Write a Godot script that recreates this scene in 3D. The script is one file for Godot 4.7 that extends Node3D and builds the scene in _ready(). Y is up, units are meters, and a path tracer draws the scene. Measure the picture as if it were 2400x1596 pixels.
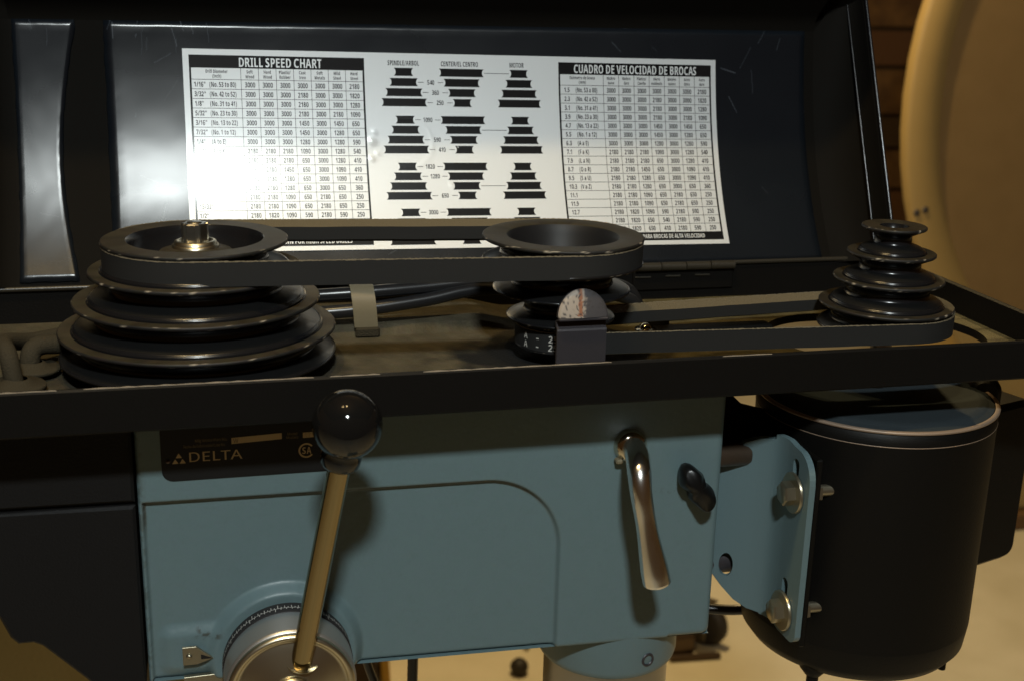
extends Node3D

# ---------------------------------------------------------------- helpers
var M := {}
var press: Node3D
var taken := {}
var fnl := FastNoiseLite.new()
const FLOOR_Y := -1.35

func numbered(called: String) -> String:
	if not taken.has(called):
		taken[called] = 0
		return called
	taken[called] += 1
	return "%s_%03d" % [called, taken[called]]

func thing(called: String, label: String, category: String, at: Vector3, group := "") -> Node3D:
	var o := Node3D.new()
	o.name = numbered(called)
	add_child(o)
	o.position = at
	o.set_meta("label", label)
	o.set_meta("category", category)
	if group != "":
		o.set_meta("group", group)
	return o

func new_st() -> SurfaceTool:
	var s := SurfaceTool.new()
	s.begin(Mesh.PRIMITIVE_TRIANGLES)
	return s

# parts are given in world coordinates; a part right under a thing is moved back by the thing's place
func obj(called: String, sts: Array, parent: Node, label := "") -> MeshInstance3D:
	var mesh := ArrayMesh.new()
	for i in range(0, sts.size(), 2):
		var s: SurfaceTool = sts[i]
		s.generate_normals()
		s.commit(mesh)
		mesh.surface_set_material(mesh.get_surface_count() - 1, sts[i + 1])
	var o := MeshInstance3D.new()
	o.name = called
	o.mesh = mesh
	parent.add_child(o, true)
	if parent.get_parent() == self and parent is Node3D and not (parent is MeshInstance3D):
		o.position = -(parent as Node3D).position
	if label != "":
		o.set_meta("label", label)
	return o

func tri(s: SurfaceTool, a: Vector3, b: Vector3, c: Vector3) -> void:
	s.add_vertex(a); s.add_vertex(b); s.add_vertex(c)

func quad(s: SurfaceTool, a: Vector3, b: Vector3, c: Vector3, d: Vector3) -> void:
	tri(s, a, b, c); tri(s, a, c, d)

func grid(s: SurfaceTool, p: Array, flip := false, smooth := 0, cols: Array = [], closed := false) -> void:
	s.set_smooth_group(smooth)
	var nu := p.size()
	for i in (nu if closed else nu - 1):
		var i2 := (i + 1) % nu
		for j in p[i].size() - 1:
			var q := [[i, j], [i2, j], [i2, j + 1], [i, j], [i2, j + 1], [i, j + 1]]
			if flip:
				q = [[i, j], [i2, j + 1], [i2, j], [i, j], [i, j + 1], [i2, j + 1]]
			for k in q:
				if not cols.is_empty():
					s.set_color(cols[k[0]][k[1]])
				s.add_vertex(p[k[0]][k[1]])

# chamfered box
func box(s: SurfaceTool, c: Vector3, size: Vector3, b := 0.0008, xf := Transform3D.IDENTITY) -> void:
	s.set_smooth_group(-1)
	var h := size * 0.5
	b = min(b, min(h.x, min(h.y, h.z)) * 0.9)
	var cor := func(sx: int, sy: int, sz: int, ax: int) -> Vector3:
		var v := Vector3(sx * (h.x - b), sy * (h.y - b), sz * (h.z - b))
		v[ax] = [sx, sy, sz][ax] * h[ax]
		return xf * (c + v)
	for ax in 3:
		var u := (ax + 1) % 3
		var w := (ax + 2) % 3
		for sg in [-1, 1]:
			var pts := []
			for k in [[-1, -1], [1, -1], [1, 1], [-1, 1]]:
				var g := [0, 0, 0]
				g[ax] = sg; g[u] = k[0]; g[w] = k[1]
				pts.append(cor.call(g[0], g[1], g[2], ax))
			if sg < 0:
				quad(s, pts[0], pts[1], pts[2], pts[3])
			else:
				quad(s, pts[0], pts[3], pts[2], pts[1])
		for su in [-1, 1]:
			for sw in [-1, 1]:
				var e := []
				for k in [[-1, u], [1, u], [1, w], [-1, w]]:
					var g := [0, 0, 0]
					g[ax] = k[0]; g[u] = su; g[w] = sw
					e.append(cor.call(g[0], g[1], g[2], k[1]))
				if su * sw > 0:
					quad(s, e[0], e[1], e[2], e[3])
				else:
					quad(s, e[0], e[3], e[2], e[1])
	for sx in [-1, 1]:
		for sy in [-1, 1]:
			for sz in [-1, 1]:
				var t := [cor.call(sx, sy, sz, 0), cor.call(sx, sy, sz, 1), cor.call(sx, sy, sz, 2)]
				if sx * sy * sz > 0:
					tri(s, t[0], t[2], t[1])
				else:
					tri(s, t[0], t[1], t[2])

# runs: arrays of (radius, y), drawn from the top centre outwards and down; creases between runs
var group_no := 1
func lathe(s: SurfaceTool, runs: Array, n := 64, xf := Transform3D.IDENTITY, col = null, a0 := 0.0, a1 := TAU) -> void:
	for r in runs:
		group_no += 1
		s.set_smooth_group(group_no)
		for k in n:
			var t0 := lerpf(a0, a1, float(k) / n)
			var t1 := lerpf(a0, a1, float(k + 1) / n)
			if k == n - 1 and a1 - a0 > TAU - 0.001:
				t1 = a0
			for i in r.size() - 1:
				var q := [[i, t0], [i + 1, t0], [i + 1, t1], [i, t0], [i + 1, t1], [i, t1]]
				for v in q:
					var p: Vector2 = r[v[0]]
					if col != null:
						s.set_color(col.call(p.x, p.y, v[1]))
					s.add_vertex(xf * Vector3(p.x * cos(v[1]), p.y, p.x * sin(v[1])))

# a curve through points
func spline(pts: Array, steps := 8) -> Array:
	var out := []
	for i in pts.size() - 1:
		var p0 = pts[max(i - 1, 0)]
		var p1 = pts[i]
		var p2 = pts[i + 1]
		var p3 = pts[min(i + 2, pts.size() - 1)]
		for k in steps:
			out.append(p1.cubic_interpolate(p2, p0, p3, float(k) / steps))
	out.append(pts[-1])
	return out

func tube(s: SurfaceTool, pts: Array, radii, n := 20, caps := true) -> void:
	group_no += 1
	s.set_smooth_group(group_no)
	var rings := []
	var up := Vector3(0.123, 0.97, 0.21).normalized()
	for i in pts.size():
		var d: Vector3 = (pts[min(i + 1, pts.size() - 1)] - pts[max(i - 1, 0)]).normalized()
		up = (up - d * up.dot(d)).normalized()
		var sd := d.cross(up)
		var r: float = radii[i] if radii is Array else radii
		var ring := []
		for k in n + 1:
			var a := TAU * (k % n) / n
			ring.append(pts[i] + (up * cos(a) + sd * sin(a)) * r)
		rings.append(ring)
	grid(s, rings, false, group_no)
	if caps:
		s.set_smooth_group(-1)
		for k in n:
			tri(s, pts[0], rings[0][k], rings[0][k + 1])
			tri(s, pts[-1], rings[-1][k + 1], rings[-1][k])

# polygon in its own XY, thickness along Z, with an optional chamfer on the +Z side
func prism(s: SurfaceTool, poly: PackedVector2Array, z0: float, z1: float, xf := Transform3D.IDENTITY, ch := 0.0) -> void:
	s.set_smooth_group(-1)
	if Geometry2D.is_polygon_clockwise(poly):
		poly.reverse()
	var n := poly.size()
	var inner := PackedVector2Array()
	for i in n:
		var a := (poly[i] - poly[(i + n - 1) % n]).normalized()
		var b := (poly[(i + 1) % n] - poly[i]).normalized()
		var m := (Vector2(-a.y, a.x) + Vector2(-b.y, b.x)).normalized()
		inner.append(poly[i] + m * ch / max(0.5, m.dot(Vector2(-a.y, a.x))))
	var idx := Geometry2D.triangulate_polygon(poly)
	for k in range(0, idx.size(), 3):
		var f := []
		var bk := []
		for e in 3:
			f.append(xf * Vector3(inner[idx[k + e]].x, inner[idx[k + e]].y, z1))
			bk.append(xf * Vector3(poly[idx[k + e]].x, poly[idx[k + e]].y, z0))
		if (poly[idx[k + 1]] - poly[idx[k]]).cross(poly[idx[k + 2]] - poly[idx[k]]) > 0:
			tri(s, f[0], f[2], f[1]); tri(s, bk[0], bk[1], bk[2])
		else:
			tri(s, f[0], f[1], f[2]); tri(s, bk[0], bk[2], bk[1])
	for i in n:
		var j := (i + 1) % n
		var a0 := xf * Vector3(poly[i].x, poly[i].y, z0)
		var b0 := xf * Vector3(poly[j].x, poly[j].y, z0)
		var a1 := xf * Vector3(poly[i].x, poly[i].y, z1 - ch)
		var b1 := xf * Vector3(poly[j].x, poly[j].y, z1 - ch)
		quad(s, a0, a1, b1, b0)
		if ch > 0.0:
			quad(s, a1, xf * Vector3(inner[i].x, inner[i].y, z1), xf * Vector3(inner[j].x, inner[j].y, z1), b1)

func rounded_rect(x0: float, y0: float, x1: float, y1: float, r: float, n := 5) -> PackedVector2Array:
	var p := PackedVector2Array()
	for c in [[x1 - r, y1 - r, 0.0], [x0 + r, y1 - r, 1.0], [x0 + r, y0 + r, 2.0], [x1 - r, y0 + r, 3.0]]:
		for k in n + 1:
			var a: float = (c[2] + float(k) / n) * PI / 2
			p.append(Vector2(c[0] + r * cos(a), c[1] + r * sin(a)))
	return p

func basis_from(n: Vector3, hint := Vector3.UP) -> Basis:
	var y := n.normalized()
	var x := hint.cross(y)
	if x.length() < 0.01:
		x = Vector3.RIGHT
	x = x.normalized()
	return Basis(x, y, x.cross(y))

# lettering: the outlines of a line of text, moved by a mapping from flat (x, y) to the surface
var fonts := {}
func letters(s: SurfaceTool, text: String, cap: float, narrow: float, bold: bool, place: Callable, align := 0.5) -> void:
	var key := "b" if bold else "n"
	if not fonts.has(key):
		var f := SystemFont.new()
		f.font_names = PackedStringArray(["Droid Sans"])
		f.font_weight = 700 if bold else 400
		fonts[key] = f
	var tm := TextMesh.new()
	tm.font = fonts[key]
	tm.text = text
	tm.font_size = 32
	tm.pixel_size = 1.0 / 32.0
	tm.depth = 0.0
	tm.curve_step = 1.5
	tm.horizontal_alignment = HORIZONTAL_ALIGNMENT_LEFT
	var arr := tm.get_mesh_arrays()
	if arr.is_empty():
		return
	var v: PackedVector3Array = arr[Mesh.ARRAY_VERTEX]
	var ind: PackedInt32Array = arr[Mesh.ARRAY_INDEX] if arr[Mesh.ARRAY_INDEX] != null else PackedInt32Array()
	if v.is_empty():
		return
	var lo := Vector2(1e9, 1e9)
	var hi := Vector2(-1e9, -1e9)
	for p in v:
		lo = lo.min(Vector2(p.x, p.y)); hi = hi.max(Vector2(p.x, p.y))
	var k := cap / 0.714
	var base := _baseline(key, tm)
	s.set_smooth_group(-1)
	var count := ind.size() if ind.size() > 0 else v.size()
	for i in count:
		var p: Vector3 = v[ind[i]] if ind.size() > 0 else v[i]
		s.add_vertex(place.call((p.x - lerpf(lo.x, hi.x, align)) * k * narrow, (p.y - base) * k - cap * 0.5))

var baselines := {}
func _baseline(key: String, like: TextMesh) -> float:
	if not baselines.has(key):
		var t := like.duplicate() as TextMesh
		t.text = "H"
		var lo := 1e9
		for p in (t.get_mesh_arrays()[Mesh.ARRAY_VERTEX] as PackedVector3Array):
			lo = min(lo, p.y)
		baselines[key] = lo
	return baselines[key]

func noise_img(size: int, freq: float, seed_no: int, octaves := 4, kind := FastNoiseLite.TYPE_SIMPLEX_SMOOTH) -> Image:
	var f := FastNoiseLite.new()
	f.seed = seed_no
	f.frequency = freq
	f.noise_type = kind
	f.fractal_octaves = octaves
	var im := f.get_seamless_image(size, size)
	im.convert(Image.FORMAT_RGBA8)
	return im

func normal_tex(im: Image, strength: float) -> ImageTexture:
	var c := im.duplicate() as Image
	c.bump_map_to_normal_map(strength)
	return ImageTexture.create_from_image(c)

# a noise picture between two grey values
func ramp_tex(im: Image, lo: Color, hi: Color, gain := 1.0) -> ImageTexture:
	var c := Image.create(im.get_width(), im.get_height(), false, Image.FORMAT_RGBA8)
	for y in im.get_height():
		for x in im.get_width():
			c.set_pixel(x, y, lo.lerp(hi, clampf((im.get_pixel(x, y).r - 0.5) * gain + 0.5, 0, 1)))
	return ImageTexture.create_from_image(c)

func lin(r: float, g: float, b: float) -> Color:
	return Color(r, g, b).linear_to_srgb()

func mat(color: Color, rough: float, metal := 0.0, spec := 0.5) -> StandardMaterial3D:
	var m := StandardMaterial3D.new()
	m.albedo_color = color
	m.roughness = rough
	m.metallic = metal
	m.metallic_specular = spec
	return m

func tri_map(m: StandardMaterial3D, scale: float) -> void:
	m.uv1_triplanar = true
	m.uv1_world_triplanar = true
	m.uv1_scale = Vector3.ONE * scale

func with_normal(m: StandardMaterial3D, tex: Texture2D, k: float) -> StandardMaterial3D:
	m.normal_enabled = true
	m.normal_texture = tex
	m.normal_scale = k
	return m

# ---------------------------------------------------------------- scene
func _ready() -> void:
	# camera
	var cam := Camera3D.new()
	cam.name = "camera"
	add_child(cam)
	var yaw := deg_to_rad(14.32)
	var pit := deg_to_rad(16.48)
	var rol := deg_to_rad(1.51)
	var f := Vector3(sin(yaw) * cos(pit), -sin(pit), -cos(yaw) * cos(pit))
	var r := Vector3(cos(yaw), 0, sin(yaw))
	var u := r.cross(f)
	var r2 := r * cos(rol) + u * sin(rol)
	var u2 := u * cos(rol) - r * sin(rol)
	cam.transform = Transform3D(Basis(r2, u2, -f), Vector3(0.00555, 0.15637, 0.75267))
	var ca := CameraAttributesPhysical.new()
	ca.frustum_focal_length = 43.69
	ca.frustum_focus_distance = 0.80
	ca.exposure_aperture = 10.0
	ca.frustum_near = 0.02
	ca.frustum_far = 60.0
	cam.attributes = ca
	cam.fov = 30.72
	cam.near = 0.02
	cam.far = 60.0
	cam.current = true

	# background light of the dim workshop
	var we := WorldEnvironment.new()
	we.name = "world"
	var env := Environment.new()
	env.background_mode = Environment.BG_COLOR
	env.background_color = Color(0.40, 0.28, 0.15)
	env.background_energy_multiplier = 0.28
	env.tonemap_mode = Environment.TONE_MAPPER_LINEAR
	env.tonemap_exposure = 1.0
	env.sdfgi_enabled = true
	env.ssao_enabled = true
	env.ssil_enabled = true
	we.environment = env
	add_child(we)

	make_materials()
	make_lamps()
	make_setting()
	make_press()
	make_background()

func make_lamps() -> void:
	# the camera's raised flash: a small bright cool head above the lens
	var fl := thing("work_lamp", "cool white lamp head hanging high behind the camera", "lamp", Vector3(-0.06, 1.24, 1.45))
	var aim := Transform3D(Basis.IDENTITY, fl.position).looking_at(Vector3(0.16, -0.06, 0.0))
	var s := new_st()
	box(s, Vector3(0, 0, 0.035), Vector3(0.20, 0.14, 0.05), 0.008, aim)
	obj("housing", [s, M.black_matte], fl)
	var e := mat(Color(0.9, 0.95, 1.0), 0.5)
	e.emission_enabled = true
	e.emission = Color(0.98, 0.99, 1.0)
	e.emission_energy_multiplier = 30.0
	s = new_st()
	box(s, Vector3(0, 0, 0.007), Vector3(0.16, 0.10, 0.006), 0.001, aim)
	obj("lamp_panel", [s, e], fl)
	var l := AreaLight3D.new()
	l.name = "panel_light"
	l.area_size = Vector2(0.16, 0.10)
	l.light_color = Color(0.955, 0.99, 0.985)
	l.light_energy = 2.55
	l.area_range = 12.0
	l.shadow_enabled = true
	fl.add_child(l)
	l.look_at_from_position(fl.position, Vector3(0.16, -0.06, 0.0))
	# warm ceiling lamps; the third is added, unseen, to light the far floor
	for i in 3:
		var at: Vector3 = [Vector3(-0.20, 1.15, 0.30), Vector3(0.03, 1.15, 0.32), Vector3(0.85, 1.15, -1.80)][i]
		var cl := thing("ceiling_lamp", ["warm glowing ceiling bulb above the pulleys, left of a pair", "warm glowing ceiling bulb above the pulleys, right of a pair", "added warm bulb far behind, out of view, lighting the far floor and tan cabinet"][i], "lamp", at, "warm ceiling bulbs")
		s = new_st()
		lathe(s, [[Vector2(0, 0.10), Vector2(0.05, 0.10), Vector2(0.05, 0.07), Vector2(0.02, 0.055)]], 24, Transform3D(Basis.IDENTITY, at))
		obj("socket", [s, M.black_matte], cl)
		s = new_st()
		var prof := [Vector2(0.018, 0.055)]
		for k in 13:
			var a := PI * 0.42 - PI * 0.92 * k / 12.0
			prof.append(Vector2(max(0.0, 0.034 * cos(a)), 0.034 * sin(a)))
		prof[-1] = Vector2(0, -0.034)
		lathe(s, [prof], 28, Transform3D(Basis.IDENTITY, at))
		var bm := mat(Color(1, 0.8, 0.5), 0.5)
		bm.emission_enabled = true
		bm.emission = Color(1.0, 0.74, 0.42)
		bm.emission_energy_multiplier = 6.0
		obj("bulb", [s, bm], cl)
		var o := OmniLight3D.new()
		o.name = "bulb_light"
		o.light_color = Color(1.0, 0.87, 0.62)
		o.light_energy = [0.38, 0.38, 3.0][i]
		o.light_size = 0.03
		o.omni_range = 14.0
		o.omni_attenuation = 2.0
		o.shadow_enabled = true
		cl.add_child(o)

func make_materials() -> void:
	fnl.seed = 5
	fnl.frequency = 1.0
	fnl.fractal_octaves = 3
	var fine := noise_img(256, 0.06, 11, 3)
	var mid := noise_img(256, 0.02, 12, 4)
	var grit := noise_img(256, 0.2, 13, 2)
	var n_fine := normal_tex(fine, 3.0)
	var n_mid := normal_tex(mid, 4.0)
	var n_grit := normal_tex(grit, 4.0)
	var m := mat(Color.WHITE, 0.42)
	m.albedo_texture = ramp_tex(mid, lin(0.126, 0.188, 0.200), lin(0.130, 0.193, 0.204), 1.2)
	with_normal(m, n_fine, 0.10)
	tri_map(m, 14.0)
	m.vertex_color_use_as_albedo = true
	M.blue = m
	m = mat(lin(0.114, 0.174, 0.190), 0.40)
	with_normal(m, n_fine, 0.05)
	tri_map(m, 12.0)
	M.blue_plate = m
	M.black_matte = mat(lin(0.0065, 0.0056, 0.0044), 0.7, 0.0, 0.15)
	m = mat(lin(0.0085, 0.0080, 0.0080), 0.6, 0.0, 0.3)
	with_normal(m, n_grit, 0.12)
	tri_map(m, 10.0)
	M.black_text = m
	m = mat(lin(0.0055, 0.0050, 0.0045), 0.5, 0.0, 0.25)
	with_normal(m, n_grit, 0.07)
	tri_map(m, 10.0)
	M.tray = m
	# the glossy, scratched lining
	var sc := Image.create(1024, 512, false, Image.FORMAT_RGBA8)
	sc.fill(Color(0.5, 0.5, 0.5))
	var rng := RandomNumberGenerator.new()
	rng.seed = 77
	for k in 210:
		var p := Vector2(rng.randf() * 1024, rng.randf() * 512)
		var a := rng.randf_range(0.0, PI)
		if k > 80:
			p.x = rng.randf() * 240
			a = rng.randf_range(1.1, 1.9)
			p.y = rng.randf_range(230, 500)
		var ln := rng.randf_range(4, 34)
		var dep := rng.randf_range(0.08, 0.4)
		for q in int(ln * 2):
			var w := p + Vector2(cos(a + q * 0.0006), sin(a + q * 0.0006)) * q * 0.5
			if w.x >= 0 and w.x < 1024 and w.y >= 0 and w.y < 512:
				sc.set_pixel(int(w.x), int(w.y), Color(0.5 - dep, 0.5 - dep, 0.5 - dep))
	var smudge := noise_img(256, 0.010, 21, 4)
	m = mat(Color.WHITE, 1.0, 0.0, 0.5)
	var tint := Image.create(1024, 512, false, Image.FORMAT_RGBA8)
	for yy in 512:
		for xx in 1024:
			var g := (0.5 - sc.get_pixel(xx, yy).r) * 2.0
			tint.set_pixel(xx, yy, lin(0.006, 0.008, 0.011).lerp(lin(0.30, 0.32, 0.34), g * 0.55))
	m.albedo_texture = ImageTexture.create_from_image(tint)
	m.roughness_texture = ramp_tex(smudge, Color(0.235, 0.235, 0.235), Color(0.29, 0.29, 0.29), 2.2)
	M.liner = m
	# silver sticker
	m = mat(lin(0.68, 0.69, 0.69), 0.50, 0.30)
	m.clearcoat_enabled = true
	m.clearcoat = 1.0
	m.clearcoat_roughness = 0.20
	with_normal(m, n_fine, 0.04)
	tri_map(m, 25.0)
	M.sticker = m
	M.ink = mat(lin(0.010, 0.010, 0.011), 0.21, 0.0, 0.5)
	M.silver_ink = M.sticker
	# pulleys
	m = mat(lin(0.008, 0.008, 0.009), 0.22, 0.0, 0.5)
	with_normal(m, n_fine, 0.05)
	tri_map(m, 20.0)
	M.pulley = m
	m = mat(Color.WHITE, 0.55, 0.0, 0.4)
	m.vertex_color_use_as_albedo = true
	M.dust = m
	m = mat(Color.WHITE, 0.33, 0.0, 0.5)
	m.vertex_color_use_as_albedo = true
	M.cone = m
	m = mat(Color.WHITE, 0.8, 0.0, 0.3)
	m.vertex_color_use_as_albedo = true
	with_normal(m, n_grit, 0.3)
	tri_map(m, 10.0)
	M.tray_floor = m
	m = mat(lin(0.0180, 0.0178, 0.0172), 0.7, 0.0, 0.35)
	with_normal(m, n_grit, 0.12)
	tri_map(m, 26.0)
	M.rubber = m
	m = mat(lin(0.12, 0.10, 0.065), 0.9, 0.0, 0.2)
	with_normal(m, n_grit, 0.6)
	tri_map(m, 14.0)
	M.fabric = m
	M.fray = mat(lin(0.22, 0.18, 0.12), 0.9, 0.0, 0.2)
	M.chrome = mat(lin(0.66, 0.60, 0.47), 0.11, 1.0)
	M.lever = mat(lin(0.30, 0.24, 0.13), 0.08, 1.0)
	M.chrome_soft = mat(lin(0.86, 0.85, 0.82), 0.22, 1.0)
	M.steel = with_normal(mat(lin(0.42, 0.41, 0.38), 0.32, 1.0), n_fine, 0.05)
	tri_map(M.steel, 30.0)
	M.brass = mat(lin(0.60, 0.54, 0.40), 0.32, 1.0)
	M.alu = with_normal(mat(lin(0.42, 0.42, 0.42), 0.38, 0.85), n_fine, 0.04)
	tri_map(M.alu, 20.0)
	M.zinc = mat(lin(0.40, 0.36, 0.26), 0.30, 0.9)
	M.ball = mat(lin(0.006, 0.006, 0.006), 0.06, 0.0, 0.5)
	M.knob = mat(lin(0.006, 0.006, 0.006), 0.3, 0.0, 0.4)
	M.cable = mat(lin(0.015, 0.015, 0.016), 0.28, 0.0, 0.5)
	M.dusty_cable = with_normal(mat(lin(0.038, 0.032, 0.021), 0.8, 0.0, 0.2), n_grit, 0.4)
	tri_map(M.dusty_cable, 14.0)
	M.clip = with_normal(mat(lin(0.19, 0.158, 0.098), 0.55, 0.0, 0.4), n_fine, 0.05)
	tri_map(M.clip, 20.0)
	m = mat(Color.WHITE, 0.5, 0.0, 0.4)
	m.vertex_color_use_as_albedo = true
	M.worn = m
	M.dark_steel = with_normal(mat(lin(0.05, 0.045, 0.05), 0.45, 0.3), n_fine, 0.08)
	tri_map(M.dark_steel, 20.0)
	M.plate = mat(lin(0.008, 0.008, 0.008), 0.5, 0.0, 0.4)
	M.plate_ink = mat(lin(0.56, 0.44, 0.25), 0.6, 0.0, 0.3)
	M.ring = mat(lin(0.30, 0.22, 0.16), 0.5, 0.3)
	M.scale_ring = mat(lin(0.022, 0.020, 0.020), 0.5, 0.0, 0.4)
	M.white_ink = mat(lin(0.50, 0.48, 0.44), 0.6)
	M.motor = with_normal(mat(lin(0.0045, 0.0040, 0.0033), 0.5, 0.0, 0.3), n_grit, 0.06)
	tri_map(M.motor, 10.0)
	M.rust = with_normal(mat(lin(0.10, 0.07, 0.05), 0.3, 0.6), n_mid, 0.3)
	tri_map(M.rust, 20.0)
	m = mat(lin(0.028, 0.036, 0.041), 0.8, 0.0, 0.2)
	with_normal(m, n_mid, 0.1)
	tri_map(m, 12.0)
	M.bell = m
	M.bowl = mat(lin(0.010, 0.010, 0.011), 0.5, 0.0, 0.35)
	M.rim = with_normal(mat(lin(0.030, 0.026, 0.019), 0.35, 0.0, 0.5), n_grit, 0.1)
	tri_map(M.rim, 10.0)
	M.edge = mat(lin(0.24, 0.20, 0.15), 0.6, 0.0, 0.4)
	M.hole = mat(lin(0.004, 0.004, 0.004), 0.9, 0.0, 0.1)
	# background
	m = mat(Color.WHITE, 0.7)
	m.albedo_texture = ramp_tex(noise_img(256, 0.015, 31, 5), lin(0.62, 0.56, 0.41), lin(0.74, 0.68, 0.53), 1.2)
	tri_map(m, 0.8)
	M.floor = m
	M.tan = with_normal(mat(lin(0.34, 0.24, 0.095), 0.5), n_fine, 0.03)
	tri_map(M.tan, 5.0)
	m = mat(Color.WHITE, 0.6)
	m.albedo_texture = ramp_tex(mid, lin(0.215, 0.140, 0.060), lin(0.235, 0.155, 0.068), 1.2)
	tri_map(m, 1.5)
	M.tan_door = m
	m = mat(Color.WHITE, 0.7)
	m.albedo_texture = ramp_tex(noise_img(256, 0.03, 41, 4), lin(0.09, 0.045, 0.018), lin(0.16, 0.085, 0.03), 1.5)
	tri_map(m, 0.9)
	M.wood = m
	M.wood_red = mat(lin(0.105, 0.048, 0.02), 0.7)
	M.wood_dark = mat(lin(0.05, 0.028, 0.012), 0.8)
	M.yellow = mat(lin(0.45, 0.26, 0.03), 0.6)
	M.caster_rubber = mat(lin(0.02, 0.016, 0.012), 0.6)
	M.sheet_olive = with_normal(mat(lin(0.105, 0.085, 0.04), 0.9, 0.0, 0.2), n_grit, 0.4)
	tri_map(M.sheet_olive, 2.0)
	M.dark_box = mat(lin(0.03, 0.015, 0.008), 0.8)

func make_setting() -> void:
	var s := new_st()
	quad(s, Vector3(-6, FLOOR_Y, -6), Vector3(8, FLOOR_Y, -6), Vector3(8, FLOOR_Y, 2.2), Vector3(-6, FLOOR_Y, 2.2))
	var o := obj("floor", [s, M.floor], self)
	o.set_meta("kind", "structure")
	s = new_st()
	quad(s, Vector3(-3, 1.55, -5), Vector3(-3, 1.55, 2.0), Vector3(5, 1.55, 2.0), Vector3(5, 1.55, -5))
	o = obj("ceiling", [s, M.wood_dark], self)
	o.set_meta("kind", "structure")
	s = new_st()
	box(s, Vector3(1, 0.1, -5.06), Vector3(8, 2.89, 0.1), 0.0)
	o = obj("wall", [s, M.wood_dark], self)
	o.set_meta("kind", "structure")
	# boards nailed on the back wall
	var y := -1.30
	var k := 0
	while y < 1.4:
		var h: float = [0.24, 0.19, 0.21, 0.17][k % 4]
		s = new_st()
		box(s, Vector3(1, y + h * 0.5, -4.99), Vector3(7.6, h - 0.02, 0.03), 0.004)
		obj("plank", [s, [M.wood, M.wood_red, M.wood, M.wood_dark][k % 4]], o)
		y += h
		k += 1

# the lid's inner curve in the plane across the machine, from the hinge up: (y, z)
const LID := [Vector2(-0.0560, -0.11359), Vector2(-0.0415, -0.12406), Vector2(-0.0270, -0.13340), Vector2(-0.0125, -0.14167), Vector2(0.0020, -0.14897), Vector2(0.0165, -0.15534), Vector2(0.0310, -0.16088), Vector2(0.0455, -0.16564), Vector2(0.0600, -0.16970), Vector2(0.0745, -0.17314), Vector2(0.0890, -0.17602), Vector2(0.1035, -0.17841), Vector2(0.1180, -0.18039)]
var lid_pts: Array = []
var lid_len: PackedFloat32Array = []

func lid_at(sv: float) -> Array:   # [position (y, z), outward normal (y, z)] at arc length sv
	var i := 0
	while i < lid_len.size() - 2 and lid_len[i + 1] < sv:
		i += 1
	var t := (sv - lid_len[i]) / (lid_len[i + 1] - lid_len[i])
	var p: Vector2 = lid_pts[i].lerp(lid_pts[i + 1], t)
	var d0: Vector2 = (lid_pts[min(i + 1, lid_pts.size() - 1)] - lid_pts[max(i - 1, 0)]).normalized()
	var d1: Vector2 = (lid_pts[min(i + 2, lid_pts.size() - 1)] - lid_pts[i]).normalized()
	var d := d0.lerp(d1, clampf(t, 0, 1)).normalized()
	return [p, Vector2(-d.y, d.x)]   # direction (dy, dz) turned towards the viewer

func lid_point(x: float, sv: float, d: float) -> Vector3:
	var a := lid_at(sv)
	var n: Vector2 = a[1]
	if n.y < 0:
		n = -n
	var p: Vector2 = a[0] + n * d
	return Vector3(x, p.x, p.y)

func s_of_y(y: float) -> float:
	for i in lid_pts.size() - 1:
		if lid_pts[i + 1].x >= y:
			return lerpf(lid_len[i], lid_len[i + 1], (y - lid_pts[i].x) / (lid_pts[i + 1].x - lid_pts[i].x))
	return lid_len[-1]

func make_press() -> void:
	press = thing("drill_press", "blue and black drill press head with its belt guard open, stepped pulleys and black motor", "drill press", Vector3(0.2734, FLOOR_Y, 0.0))
	make_tray()
	make_lid()
	make_pulleys()
	make_tray_fittings()
	make_head()
	make_levers()
	make_motor()

# ------------------------------------------------ belt tray
const HC := Vector2(0.452, 0.002)     # slot under the motor pulley
func hole_sd(x: float, z: float) -> float:
	var p := Vector2(x, z) - HC
	p.x = p.x - clampf(p.x, -0.012, 0.03)
	return p.length() - 0.0575

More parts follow.
